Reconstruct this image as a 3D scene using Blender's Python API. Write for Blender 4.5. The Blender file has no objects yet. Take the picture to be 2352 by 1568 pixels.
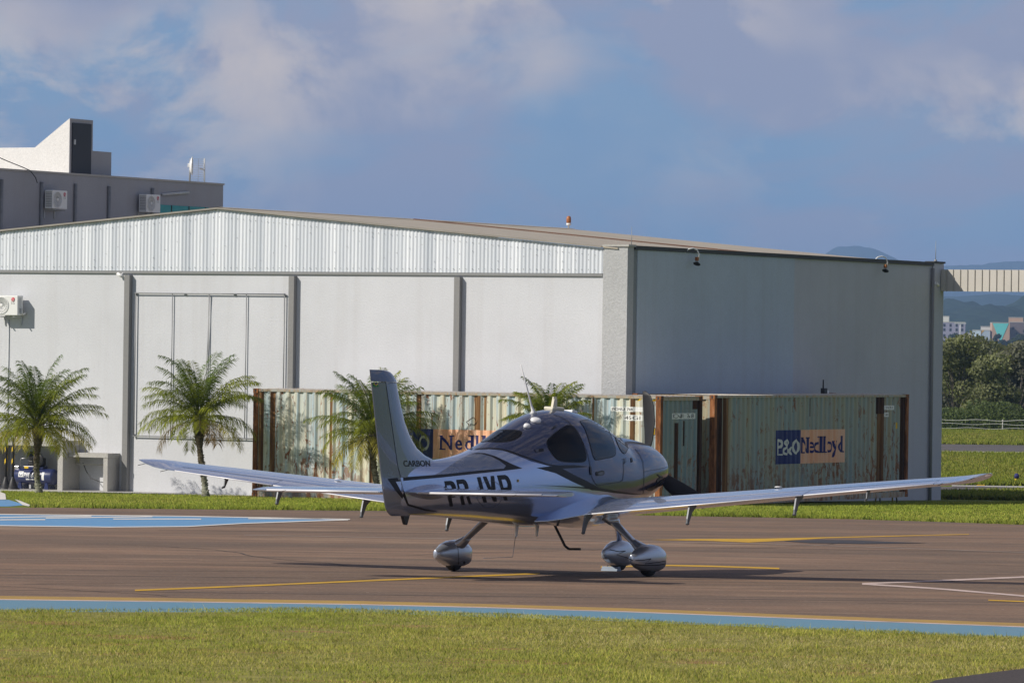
import bpy, bmesh, math, random
import numpy as np
from mathutils import Vector, Matrix, noise as mnoise
from mathutils.bvhtree import BVHTree
from mathutils.geometry import tessellate_polygon
random.seed(7); RNG = np.random.default_rng(11)
S = bpy.context.scene
COL = S.collection
PI = math.pi
# ------------------------------------------------------------------ camera
F, CX, CY, ROLL, PITCH = 11280.0, 1176.0, 784.0, 0.0140, 16/11280.0
CAMP = Vector((0, 0, 2.75))
CAMM = Matrix.Rotation(PI/2+PITCH, 3, 'X') @ Matrix.Rotation(ROLL, 3, 'Z')
cd = bpy.data.cameras.new('camera'); cam = bpy.data.objects.new('camera', cd); COL.objects.link(cam)
cam.matrix_world = Matrix.Translation(CAMP) @ CAMM.to_4x4()
cd.sensor_width = 36; cd.lens = 36*F/2352; cd.clip_start = 0.5; cd.clip_end = 60000
S.camera = cam
def ray(px, py):
    return (CAMM @ Vector((px-CX, CY-py, -F))).normalized()
def at(px, py, Y):
    d = ray(px, py); return CAMP + d*((Y-CAMP.y)/d.y)
SL = 0.0186
PROF = [(-4000, 1.5), (-20, 1.488), (150, -1.674), (250, -2.24), (350, -2.68), (500, -4.0), (1200, 2.0), (2400, 6.0), (4000, 14), (16000, 60)]
def gz(Y):
    for (y0, z0), (y1, z1) in zip(PROF, PROF[1:]):
        if Y <= y1: return z0+(z1-z0)*(Y-y0)/(y1-y0)
    return PROF[-1][1]
def gnd(px, py, lift=0.0):
    d = ray(px, py); lo, hi = 5.0, 3000.0
    f = lambda Y: CAMP.z + d.z/d.y*Y - gz(Y)
    for _ in range(60):
        m = (lo+hi)/2
        if f(m) > 0: lo = m
        else: hi = m
    return CAMP + d*(lo/d.y) + Vector((0, 0, lift))
# ------------------------------------------------------------------ objects
def tag(o, label=None, cat=None, group=None, kind=None):
    if label: o['label'] = label
    if cat: o['category'] = cat
    if group: o['group'] = group
    if kind: o['kind'] = kind
    return o
def empty(name, loc=(0, 0, 0), rz=0.0, label=None, cat=None, group=None, M=None):
    o = bpy.data.objects.new(name, None); COL.objects.link(o)
    o.empty_display_size = .2
    if M is not None: o.matrix_world = M
    else: o.location = loc; o.rotation_euler = (0, 0, rz)
    return tag(o, label, cat, group)
def link(name, me, mats=(), parent=None):
    o = bpy.data.objects.new(name, me); COL.objects.link(o)
    for m in (mats if isinstance(mats, (list, tuple)) else [mats]):
        if m: me.materials.append(m)
    if parent: o.parent = parent
    return o
def copy_tree(o, parent=None):
    c = o.copy(); COL.objects.link(c); c.parent = parent
    for ch in list(o.children): copy_tree(ch, c)
    return c
class MB:
    def __init__(s): s.v = []; s.f = []; s.mi = []; s.sm = []
    def add(s, vs, fs, mi=0, sm=False, M=None):
        n = len(s.v)
        s.v += [tuple(M @ Vector(v)) if M is not None else tuple(v) for v in vs]
        for f in fs: s.f.append([i+n for i in f]); s.mi.append(mi); s.sm.append(sm)
        return s
    def box(s, x0, x1, y0, y1, z0, z1, mi=0, M=None):
        vs = [(x, y, z) for z in (z0, z1) for y in (y0, y1) for x in (x0, x1)]
        return s.add(vs, [(0, 2, 3, 1), (4, 5, 7, 6), (0, 1, 5, 4), (2, 6, 7, 3), (0, 4, 6, 2), (1, 3, 7, 5)], mi, False, M)
    def bbox(s, x0, x1, y0, y1, z0, z1, b=.01, mi=0, M=None):
        bm = bmesh.new(); bmesh.ops.create_cube(bm, size=1)
        for v in bm.verts: v.co = Vector((x0+(v.co.x+.5)*(x1-x0), y0+(v.co.y+.5)*(y1-y0), z0+(v.co.z+.5)*(z1-z0)))
        bmesh.ops.bevel(bm, geom=bm.edges[:], offset=b, segments=2, affect='EDGES', profile=.5)
        bm.verts.index_update()
        s.add([v.co for v in bm.verts], [[v.index for v in f.verts] for f in bm.faces], mi, False, M); bm.free(); return s
    def tube(s, pts, r, n=8, mi=0, M=None, cap=True, up=None):
        pts = [Vector(p) for p in pts]; rs = r if isinstance(r, (list, tuple)) else [r]*len(pts)
        vs = []; fs = []; pu = None
        for i, p in enumerate(pts):
            t = (pts[min(i+1, len(pts)-1)]-pts[max(i-1, 0)]).normalized()
            if pu is None:
                pu = Vector((0, 0, 1)) if abs(t.z) < .9 else Vector((1, 0, 0))
            a = t.cross(pu).normalized(); b = a.cross(t).normalized(); pu = b
            for k in range(n):
                w = 2*PI*k/n; vs.append(p+a*(rs[i]*math.cos(w))+b*(rs[i]*math.sin(w)))
        for i in range(len(pts)-1):
            for k in range(n):
                k2 = (k+1) % n; fs.append((i*n+k, i*n+k2, (i+1)*n+k2, (i+1)*n+k))
        if cap: fs += [tuple(range(n))[::-1], tuple(range((len(pts)-1)*n, len(pts)*n))]
        return s.add(vs, fs, mi, True, M)
    def lathe(s, prof, n=24, mi=0, M=None, sm=True):
        vs = []; fs = []
        for r, z in prof:
            for k in range(n):
                w = 2*PI*k/n; vs.append((r*math.cos(w), r*math.sin(w), z))
        for i in range(len(prof)-1):
            for k in range(n):
                k2 = (k+1) % n; fs.append((i*n+k, i*n+k2, (i+1)*n+k2, (i+1)*n+k))
        if prof[0][0] > 1e-6: fs.append(tuple(range(n))[::-1])
        if prof[-1][0] > 1e-6: fs.append(tuple(range((len(prof)-1)*n, len(prof)*n)))
        return s.add(vs, fs, mi, sm, M)
    def loft(s, rings, mi=0, sm=True, caps=(True, True), M=None, closed=True):
        n = len(rings[0]); vs = [p for r in rings for p in r]; fs = []
        for i in range(len(rings)-1):
            for k in range(n if closed else n-1):
                k2 = (k+1) % n; fs.append((i*n+k, i*n+k2, (i+1)*n+k2, (i+1)*n+k))
        if caps[0]: fs.append(tuple(range(n))[::-1])
        if caps[1]: fs.append(tuple(range((len(rings)-1)*n, len(rings)*n)))
        return s.add(vs, fs, mi, sm, M)
    def prism(s, poly, d0, d1, axis='y', mi=0, M=None):
        # poly in the plane across `axis`: axis y -> (x,z); x -> (y,z); z -> (x,y)
        def pt(p, d): return {'y': (p[0], d, p[1]), 'x': (d, p[0], p[1]), 'z': (p[0], p[1], d)}[axis]
        n = len(poly); vs = [pt(p, d0) for p in poly]+[pt(p, d1) for p in poly]
        fs = [tuple(range(n)), tuple(range(2*n-1, n-1, -1))]
        fs += [(k, k+n, (k+1) % n+n, (k+1) % n) for k in range(n)]
        return s.add(vs, fs, mi, False, M)
    def build(s, name, mats, parent=None, fix=True, sharp=None):
        me = bpy.data.meshes.new(name); me.from_pydata(s.v, [], s.f)
        me.polygons.foreach_set('material_index', s.mi); me.polygons.foreach_set('use_smooth', s.sm)
        me.validate()
        if fix:
            bm = bmesh.new(); bm.from_mesh(me); bmesh.ops.recalc_face_normals(bm, faces=bm.faces[:]); bm.to_mesh(me); bm.free()
        if sharp is not None: me.set_sharp_from_angle(angle=math.radians(sharp))
        return link(name, me, mats, parent)
def text_geo(body, size=1.0, off=0.0, shear=0.0, align='LEFT'):
    c = bpy.data.curves.new('lettering', 'FONT'); c.body = body; c.size = size; c.offset = off; c.shear = shear; c.align_x = align
    c.resolution_u = 3
    o = bpy.data.objects.new('lettering', c); COL.objects.link(o)
    dg = bpy.context.evaluated_depsgraph_get(); dg.update()
    me = bpy.data.meshes.new_from_object(o.evaluated_get(dg))
    vs = [tuple(v.co[:2]) for v in me.vertices]; fs = [list(p.vertices) for p in me.polygons]
    bpy.data.objects.remove(o); bpy.data.curves.remove(c); bpy.data.meshes.remove(me)
    return vs, fs
def tess(*loops):
    ls = [[Vector((p[0], p[1], 0)) for p in l] for l in loops]
    vs = [(p.x, p.y) for l in ls for p in l]
    return vs, [list(t) for t in tessellate_polygon(ls)]
def norm_geo(geo, x0, x1, y0, y1):
    vs, fs = geo
    ax0 = min(v[0] for v in vs); ax1 = max(v[0] for v in vs); ay0 = min(v[1] for v in vs); ay1 = max(v[1] for v in vs)
    return [(x0+(v[0]-ax0)/(ax1-ax0)*(x1-x0), y0+(v[1]-ay0)/(ay1-ay0)*(y1-y0)) for v in vs], fs
def cut_geo(geo, xs=(), ys=()):
    """flat 2-D geometry cut along lines so that it can follow a curved surface"""
    bm = bmesh.new(); vs = [bm.verts.new((v[0], v[1], 0)) for v in geo[0]]
    for f in geo[1]:
        try: bm.faces.new([vs[i] for i in f])
        except ValueError: pass
    for ax, cs in ((0, xs), (1, ys)):
        for c in cs:
            co = [0, 0, 0]; co[ax] = c; no = [0, 0, 0]; no[ax] = 1
            bmesh.ops.bisect_plane(bm, geom=bm.verts[:]+bm.edges[:]+bm.faces[:], plane_co=co, plane_no=no, dist=1e-5)
    bm.verts.index_update()
    out = [tuple(v.co[:2]) for v in bm.verts], [[v.index for v in f.verts] for f in bm.faces]
    bm.free(); return out
# ------------------------------------------------------------------ materials
class NT:
    def __init__(s, name):
        s.m = bpy.data.materials.new(name); s.m.use_nodes = True; s.t = s.m.node_tree; s.t.nodes.clear()
        s.out = s.n('ShaderNodeOutputMaterial'); s.b = s.n('ShaderNodeBsdfPrincipled')
        s.t.links.new(s.b.outputs[0], s.out.inputs[0])
    def n(s, ty, **kw):
        x = s.t.nodes.new(ty)
        for k, v in kw.items(): setattr(x, k, v)
        return x
    def l(s, a, b): s.t.links.new(a, b)
    def val(s, sock, v):
        if hasattr(v, 'node'): s.l(v, sock)
        else: sock.default_value = v
    def coord(s, scale=(1, 1, 1), which='Object', rnd=False):
        tc = s.n('ShaderNodeTexCoord'); mp = s.n('ShaderNodeMapping'); mp.inputs['Scale'].default_value = scale
        s.l(tc.outputs[which], mp.inputs['Vector'])
        if rnd:
            oi = s.n('ShaderNodeObjectInfo'); m = s.n('ShaderNodeMath', operation='MULTIPLY'); m.inputs[1].default_value = 37.0
            s.l(oi.outputs['Random'], m.inputs[0]); cb = s.n('ShaderNodeCombineXYZ')
            for i in range(3): s.l(m.outputs[0], cb.inputs[i])
            s.l(cb.outputs[0], mp.inputs['Location'])
        return mp.outputs[0]
    def noise(s, scale, detail=4, vec=None, rough=.55, dist=0.0):
        x = s.n('ShaderNodeTexNoise'); x.inputs['Scale'].default_value = scale; x.inputs['Detail'].default_value = detail
        x.inputs['Roughness'].default_value = rough; x.inputs['Distortion'].default_value = dist
        if vec is not None: s.l(vec, x.inputs['Vector'])
        return x.outputs['Fac']
    def ramp(s, fac, stops, interp='LINEAR'):
        x = s.n('ShaderNodeValToRGB'); x.color_ramp.interpolation = interp; e = x.color_ramp.elements
        while len(e) < len(stops): e.new(.5)
        for el, (p, c) in zip(e, stops):
            el.position = p; el.color = (c, c, c, 1) if isinstance(c, (int, float)) else (*c, 1)
        s.l(fac, x.inputs[0]); return x.outputs[0]
    def mix(s, fac, a, b, mode='MIX'):
        x = s.n('ShaderNodeMix', data_type='RGBA', blend_type=mode)
        s.val(x.inputs[0], fac)
        for sk, v in ((x.inputs[6], a), (x.inputs[7], b)): s.val(sk, v if hasattr(v, 'node') else (*v, 1))
        return x.outputs[2]
    def math(s, op, a, b=0.0):
        x = s.n('ShaderNodeMath', operation=op); s.val(x.inputs[0], a); s.val(x.inputs[1], b); return x.outputs[0]
    def bump(s, h, strength=.3, dist=.02):
        x = s.n('ShaderNodeBump'); x.inputs['Strength'].default_value = strength; x.inputs['Distance'].default_value = dist
        s.l(h, x.inputs['Height']); s.l(x.outputs[0], s.b.inputs['Normal']); return s
    def set(s, **kw):
        mp = {'color': 'Base Color', 'rough': 'Roughness', 'metal': 'Metallic', 'coat': 'Coat Weight', 'coatr': 'Coat Roughness', 'spec': 'Specular IOR Level', 'emit': 'Emission Color', 'es': 'Emission Strength', 'trans': 'Transmission Weight', 'alpha': 'Alpha', 'sub': 'Subsurface Weight'}
        for k, v in kw.items():
            sk = s.b.inputs[mp[k]]
            if hasattr(v, 'node'): s.l(v, sk)
            else: sk.default_value = (*v, 1) if isinstance(v, tuple) else v
        return s
def simple(name, color, rough=.6, metal=0.0, var=.12, scale=6.0, bump=0.0, coat=0.0, spec=.5):
    t = NT(name); v = t.coord()
    nz = t.noise(scale, 5, v)
    c = t.mix(t.ramp(nz, [(.3, 0.0), (.7, 1.0)]), tuple(x*(1-var) for x in color), tuple(min(1, x*(1+var)) for x in color))
    t.set(color=c, rough=rough, metal=metal, coat=coat, spec=spec, coatr=.04)
    if bump: t.bump(t.noise(scale*12, 3, v), bump, .01)
    return t.m
def plaster(name, color, grain=1.0, stain_and_patch=.16):
    t = NT(name); v = t.coord()
    big = t.noise(.35, 5, v, .6); fine = t.noise(22, 3, v); st = t.noise(1.0, 7, t.coord((2.6, 2.6, .10)), .66); bl = t.noise(.9, 6, v, .7)
    c = t.mix(t.ramp(big, [(.3, 0.0), (.7, 1.0)]), tuple(x*.93 for x in color), tuple(x*1.05 for x in color))
    c = t.mix(t.math('MULTIPLY', t.ramp(st, [(.5, 0.0), (.78, 1.0)]), stain_and_patch), c, (.34, .30, .26))
    c = t.mix(t.math('MULTIPLY', t.ramp(bl, [(.56, 0.0), (.72, 1.0)]), stain_and_patch*.9), c, tuple(x*.72 for x in color))
    c = t.mix(t.math('MULTIPLY', t.ramp(fine, [(.35, 1.0), (.65, 0.0)]), .16*grain), c, tuple(x*.6 for x in color))
    t.set(color=c, rough=.9, spec=.2); t.bump(fine, .35*grain, .02); return t.m
MAT = {}
def build_materials():
    M = MAT
    M['plaster'] = plaster('white_plaster', (.615, .63, .665))
    M['plaster_grey'] = plaster('rough_grey_plaster', (.47, .48, .49), 2.2)
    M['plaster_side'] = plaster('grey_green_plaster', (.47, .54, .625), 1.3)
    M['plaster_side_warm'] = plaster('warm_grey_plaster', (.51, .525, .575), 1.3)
    M['plaster_dark'] = plaster('dark_grey_plaster', (.26, .285, .30), 1.2)
    M['pilaster'] = plaster('pilaster_grey', (.26, .26, .26), 1.0)
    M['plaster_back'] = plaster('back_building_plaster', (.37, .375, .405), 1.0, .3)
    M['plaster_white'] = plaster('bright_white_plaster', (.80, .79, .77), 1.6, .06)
    M['concrete'] = plaster('concrete', (.46, .45, .43), 1.5, .3)
    M['cap'] = simple('dark_coping', (.045, .047, .05), .7)
    M['roof'] = simple('tan_metal_roof', (.40, .355, .285), .65, .0, .10, .8)
    M['rust_line'] = simple('rusty_seam', (.12, .06, .035), .9)
    t = NT('galvanised_cladding'); v = t.coord()
    sheet = t.n('ShaderNodeTexBrick'); sheet.inputs['Scale'].default_value = 1.0
    st = t.noise(3.0, 2, t.coord((1, .01, .004)), .4)
    c = t.mix(t.ramp(st, [(.35, 0.0), (.65, 1.0)]), (.58, .62, .68), (.82, .85, .90))
    t.set(color=c, rough=.42, metal=.18); M['cladding'] = t.m
    # container paint: pale blue grey with rust streaks and spots
    for nm, ca, cb, amt in (('container_paint', (.40, .52, .58), (.66, .655, .53), 1.1), ('container_paint_green', (.265, .335, .335), (.33, .345, .265), .85), ('container_shade_paint', (.19, .275, .315), (.26, .30, .28), .9), ('container_roof_paint', (.52, .50, .45), (.60, .58, .54), 1.3), ('rail_paint', (.34, .36, .34), (.40, .33, .24), 1.6)):  # end paint carries shade: a darker copy of the side paint
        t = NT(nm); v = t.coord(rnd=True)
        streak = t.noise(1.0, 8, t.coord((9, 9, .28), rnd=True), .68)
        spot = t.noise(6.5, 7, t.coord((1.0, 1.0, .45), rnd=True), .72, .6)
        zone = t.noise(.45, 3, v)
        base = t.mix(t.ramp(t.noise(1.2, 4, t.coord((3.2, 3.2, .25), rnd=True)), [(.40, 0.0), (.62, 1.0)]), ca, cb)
        stain_and_patch = t.ramp(streak, [(.48, 0.0), (.60, .55), (.74, 1.0)])
        base = t.mix(t.math('MULTIPLY', stain_and_patch, .75*amt), base, (.42, .27, .12))
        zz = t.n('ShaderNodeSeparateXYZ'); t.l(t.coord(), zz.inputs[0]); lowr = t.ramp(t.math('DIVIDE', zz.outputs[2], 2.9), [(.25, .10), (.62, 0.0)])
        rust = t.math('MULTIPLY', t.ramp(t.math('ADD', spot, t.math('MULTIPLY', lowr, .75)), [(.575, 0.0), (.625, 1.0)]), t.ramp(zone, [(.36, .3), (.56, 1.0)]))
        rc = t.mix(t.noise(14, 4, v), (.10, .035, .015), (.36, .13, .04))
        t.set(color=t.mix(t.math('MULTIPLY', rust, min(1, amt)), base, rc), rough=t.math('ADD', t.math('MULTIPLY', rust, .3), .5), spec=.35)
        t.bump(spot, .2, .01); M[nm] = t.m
    t = NT('rusty_steel'); v = t.coord(rnd=True)
    a = t.noise(3, 8, t.coord((2, 2, .5), rnd=True), .7)
    t.set(color=t.ramp(a, [(.3, (.05, .024, .014)), (.46, (.19, .075, .03)), (.60, (.36, .15, .06)), (.78, (.40, .33, .27))]), rough=.85, spec=.2); t.bump(a, .4, .01); M['rust'] = t.m
    t = NT('dark_rust'); a = t.noise(3, 8, t.coord((2, 2, .3), rnd=True), .7)
    t.set(color=t.ramp(a, [(.3, (.015, .010, .008)), (.55, (.06, .03, .018)), (.75, (.15, .07, .03))]), rough=.85, spec=.2); M['rust_dark'] = t.m
    t = NT('streaked_rust'); a = t.noise(1, 8, t.coord((12, 12, .35), rnd=True), .7)
    t.set(color=t.ramp(a, [(.3, (.04, .022, .014)), (.5, (.17, .085, .035)), (.62, (.33, .20, .09)), (.75, (.45, .38, .26))]), rough=.85, spec=.2); M['rust_streak'] = t.m
    def faded(nm, col, under, amt):
        t = NT(nm); w = t.noise(1.0, 7, t.coord((7, 7, .5)), .65); f = t.noise(9, 6, t.coord((1, 1, .5)), .7)
        c = t.mix(t.math('MULTIPLY', t.ramp(w, [(.42, 0.0), (.72, 1.0)]), amt), col, under)
        c = t.mix(t.ramp(f, [(.62, 0.0), (.68, .6)]), c, (.30, .17, .09)); t.set(color=c, rough=.65, spec=.3); return t.m
    M['logo_blue'] = faded('faded_navy_paint', (.022, .032, .150), (.10, .13, .24), .6)
    M['logo_orange'] = faded('faded_orange_paint', (.80, .42, .25), (.82, .62, .48), .7)
    M['logo_navy'] = faded('navy_letter_paint', (.020, .022, .135), (.09, .10, .22), .5)
    M['logo_white'] = faded('white_letter_paint', (.68, .70, .64), (.5, .52, .5), .5)
    M['label_white'] = simple('white_label', (.78, .79, .78), .6, 0, .05)
    M['label_yellow'] = simple('yellow_label', (.78, .52, .02), .6, 0, .08)
    M['label_black'] = simple('black_print', (.018, .018, .02), .6, 0, .1)
    # ground
    t = NT('apron_asphalt'); v = t.coord()
    big = t.noise(.22, 6, v, .62); mid = t.noise(1.1, 7, v, .68, .5); fine = t.noise(26, 4, v)
    sw = t.noise(.5, 7, t.coord((.22, 1.5, 1)), .70, .8); pt = t.noise(.16, 5, t.coord((.45, 1.3, 1)), .6, .6)
    c = t.ramp(mid, [(.28, (.128, .088, .064)), (.5, (.215, .142, .103)), (.72, (.290, .206, .150))])
    c = t.mix(t.ramp(big, [(.32, 0.0), (.68, .7)]), c, (.255, .160, .114))
    c = t.mix(t.ramp(sw, [(.46, 0.0), (.64, .80)]), c, (.105, .080, .066)); c = t.mix(t.ramp(pt, [(.44, 0.0), (.60, .60)]), c, (.120, .090, .074)); c = t.mix(t.ramp(pt, [(.30, .55), (.42, 0.0)]), c, (.36, .27, .20))
    c = t.mix(t.math('MULTIPLY', t.ramp(fine, [(.52, 0.0), (.75, 1.0)]), .45), c, (.44, .33, .25)); sp = t.noise(7, 2, v); c = t.mix(t.ramp(sp, [(.76, 0.0), (.79, .8)]), c, (.55, .50, .45)); c = t.mix(1.0, c, (1.0, .98, .91), 'MULTIPLY')
    t.set(color=c, rough=.85, spec=.25); t.bump(fine, .4, .01); M['asphalt'] = t.m
    t = NT('dark_asphalt'); v = t.coord(); fine = t.noise(40, 4, v)
    t.set(color=t.ramp(fine, [(.3, (.028, .022, .022)), (.7, (.075, .060, .056))]), rough=.9); t.bump(fine, .4, .01); M['asphalt_dark'] = t.m
    M['shoulder'] = simple('pale_concrete_shoulder', (.62, .58, .50), .9, 0, .12, 2)
    M['asphalt_grey'] = simple('grey_asphalt', (.095, .085, .085), .9, 0, .2, .6)
    M['stain_and_patch'] = simple('dark_apron_patch', (.040, .036, .040), .75, 0, .2, .9)  # plain dark tone for one patch on the apron
    def paint(nm, col, wear=.5, dust=(.16, .12, .10)):
        t = NT(nm); v = t.coord(); w = t.noise(2.2, 8, v, .7); f = t.noise(30, 3, v)
        c = t.mix(t.math('MULTIPLY', t.ramp(w, [(.45, 0.0), (.72, 1.0)]), wear), col, dust)
        c = t.mix(t.math('MULTIPLY', t.ramp(f, [(.5, 0.0), (.7, 1.0)]), .25*wear), c, dust)
        t.set(color=c, rough=.8, spec=.2); return t.m
    M['mark_blue'] = paint('blue_ground_paint', (.13, .31, .55), .45, (.20, .25, .32))
    M['mark_teal'] = paint('faded_blue_ground_paint', (.13, .26, .36), .4, (.22, .25, .26))
    M['mark_white'] = paint('white_ground_paint', (.72, .70, .66), .45, (.40, .36, .33))
    M['mark_yellow'] = paint('yellow_ground_paint', (.58, .345, .03), .4)
    M['mark_pale'] = paint('worn_pinkish_paint', (.58, .46, .42), .55)
    M['crack'] = simple('crack_filler', (.045, .038, .034), .9, 0, .3, 4)
    M['tyre_mark'] = paint('tyre_mark', (.115, .088, .072), .7, (.20, .145, .11))
    M['old_line'] = paint('worn_old_line', (.30, .24, .20), .8)
    M['mark_ochre'] = paint('ochre_ground_paint', (.42, .27, .075), .5)
    t = NT('grass_soil'); v = t.coord(); a = t.noise(.9, 8, v, .68); f = t.noise(16, 5, v, .7); b = t.noise(.12, 4, v)
    c = t.ramp(f, [(.3, (.085, .110, .020)), (.55, (.175, .215, .040)), (.75, (.27, .28, .075))])
    c = t.mix(t.ramp(a, [(.58, 0.0), (.74, .45)]), c, (.26, .21, .09))
    c = t.mix(t.ramp(b, [(.4, 0.0), (.7, .35)]), c, (.20, .25, .045))
    t.set(color=c, rough=.95, spec=.1); t.bump(f, .6, .05); M['soil'] = t.m
    t = NT('dry_turf_soil'); v = t.coord(); q = t.noise(5, 6, v, .7); rp = t.noise(.9, 5, t.coord((1, 2.2, 1)), .6)
    c = t.ramp(q, [(.3, (.16, .155, .042)), (.6, (.27, .245, .075)), (.8, (.36, .31, .13))])
    t.set(color=t.mix(t.ramp(rp, [(.56, 0.0), (.66, .8)]), c, (.31, .15, .085)), rough=.95, spec=.1); M['redsoil'] = t.m
    t = NT('grass_blade'); at_ = t.n('ShaderNodeAttribute'); at_.attribute_name = 'Col'
    t.set(color=at_.outputs['Color'], rough=.7, spec=.12)
    ge = t.n('ShaderNodeNewGeometry'); va = t.n('ShaderNodeVectorMath', operation='SCALE'); va.inputs[3].default_value = .45; t.l(ge.outputs['Normal'], va.inputs[0])
    vb = t.n('ShaderNodeVectorMath', operation='ADD'); vb.inputs[1].default_value = (0, 0, 1.1); t.l(va.outputs[0], vb.inputs[0]); vc = t.n('ShaderNodeVectorMath', operation='NORMALIZE'); t.l(vb.outputs[0], vc.inputs[0]); t.l(vc.outputs[0], t.b.inputs['Normal'])
    tl = t.n('ShaderNodeBsdfTranslucent'); t.l(t.mix(1.0, at_.outputs['Color'], (1.1, 1.2, .7), 'MULTIPLY'), tl.inputs[0])
    mx = t.n('ShaderNodeMixShader'); mx.inputs[0].default_value = .3; t.l(t.b.outputs[0], mx.inputs[1]); t.l(tl.outputs[0], mx.inputs[2]); t.l(mx.outputs[0], t.out.inputs[0]); M['blade'] = t.m
    # two-sided leaf: diffuse + translucent
    def leafmat(nm, tr=.35):
        t = NT(nm); a = t.n('ShaderNodeAttribute'); a.attribute_name = 'Col'
        t.set(color=a.outputs['Color'], rough=.6, spec=.12)
        tl = t.n('ShaderNodeBsdfTranslucent'); t.l(t.mix(1.0, a.outputs['Color'], (1.3, 1.35, .6), 'MULTIPLY'), tl.inputs[0])
        mx = t.n('ShaderNodeMixShader'); mx.inputs[0].default_value = tr; t.l(t.b.outputs[0], mx.inputs[1]); t.l(tl.outputs[0], mx.inputs[2]); t.l(mx.outputs[0], t.out.inputs[0]); return t.m
    M['leaf'] = leafmat('leaf'); M['frond'] = leafmat('palm_leaflet', .3)
    t = NT('palm_trunk'); v = t.coord(); a = t.noise(9, 6, t.coord((1, 1, 2.2)), .7); z = t.n('ShaderNodeSeparateXYZ'); t.l(t.coord(), z.inputs[0])
    c = t.ramp(a, [(.3, (.030, .022, .014)), (.55, (.12, .10, .065)), (.8, (.30, .27, .20))])
    low = t.mix(t.ramp(a, [(.35, 0.0), (.6, 1.0)]), (.09, .08, .05), (.34, .35, .28))
    c = t.mix(t.ramp(z.outputs[2], [(.25, 1.0), (.95, 0.0)]), c, low); t.set(color=c, rough=.95, spec=.1); t.bump(a, .8, .03); M['trunk'] = t.m
    M['bark'] = simple('bark', (.14, .12, .10), .9, 0, .35, 3)
    # aeroplane
    def metallic(nm, col, rough=.30, metal=.72):
        t = NT(nm); v = t.coord(); n = t.noise(3, 4, v)
        t.set(color=t.mix(n, tuple(x*.95 for x in col), tuple(x*1.05 for x in col)), rough=t.math('ADD', t.math('MULTIPLY', n, .08), rough), metal=metal, coat=.9, coatr=.03); return t.m
    M['silver'] = metallic('silver_metallic_paint', (.52, .59, .75), .20, .82)
    M['silver_satin'] = metallic('satin_silver_paint', (.47, .51, .58), .27, .70)
    M['silver_dark'] = metallic('graphite_metallic_paint', (.045, .055, .105), .22, .45)
    M['silver_mid'] = metallic('steel_grey_metallic_paint', (.18, .215, .295), .22, .65)
    M['stripe'] = simple('charcoal_stripe', (.012, .012, .016), .35, 0, .1, 5, 0, 0, .25)
    M['letter'] = simple('black_lettering', (.007, .007, .010), .35, 0, .1, 5, 0, 0, .22)
    M['letter_grey'] = simple('grey_lettering', (.10, .10, .12), .4, 0, .1, 5, 0, 0, .3)
    M['seam'] = simple('dark_seam', (.02, .02, .024), .6)
    t = NT('tinted_glass'); t.set(color=(.002, .003, .006), rough=.12, spec=.09); M['glass'] = t.m
    t = NT('clear_tinted_glass'); t.set(color=(.010, .022, .042), rough=.12, spec=.2); M['glass_clear'] = t.m
    M['rubber'] = simple('tyre_rubber', (.018, .018, .019), .8, 0, .2, 20)
    M['black'] = simple('black_plastic', (.02, .02, .022), .5)
    M['propblack'] = simple('matt_black_blade', (.012, .012, .014), .55, 0, .2, 6)
    M['chrome'] = simple('polished_metal', (.72, .72, .74), .18, 1.0, .03)
    M['alu'] = simple('aluminium', (.55, .55, .57), .35, .9, .05)
    M['white'] = simple('white_plastic', (.78, .78, .78), .4, 0, .03)
    M['cream'] = simple('cream_plastic', (.66, .62, .50), .4, 0, .03)
    M['bracket'] = simple('dark_bracket_grey', (.14, .15, .165), .5, .3)
    M['edge_glint'] = simple('edge_glint_paint', (.80, .80, .84), .35, .1, .03)  # pale colour that paints a highlight along trailing edges
    M['green'] = simple('flag_green', (.02, .20, .04), .5); M['yellow'] = simple('flag_yellow', (.75, .55, .02), .5)
    M['gold'] = simple('gold_sticker', (.40, .28, .06), .4)
    M['red'] = simple('red_paint', (.60, .03, .06), .45); M['orange'] = simple('orange_lens', (.36, .13, .04), .4)
    M['ac_white'] = simple('air_conditioner_white', (.74, .75, .74), .5, 0, .03)
    M['ac_grey'] = simple('air_conditioner_grey', (.24, .245, .25), .5, 0, .05)
    M['teal'] = simple('teal_glass', (.03, .30, .28), .12, 0, .1, 2)
    M['door_dark'] = simple('dark_door_paint', (.022, .023, .035), .5, 0, .1, 2)
    M['tank_blue'] = simple('navy_tank_paint', (.022, .032, .11), .3, 0, .15, 3, 0, .4)
    M['pipe'] = simple('galvanised_pipe', (.26, .27, .28), .5, .3)
    M['pipe_pale'] = simple('pale_pipe', (.50, .52, .53), .5)
    M['barge'] = simple('weathered_barge_metal', (.27, .25, .22), .6, 0, .15, 1.0)
    M['beam'] = simple('cream_metal_fascia', (.56, .53, .48), .5, .1, .06, 1.0)
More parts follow.
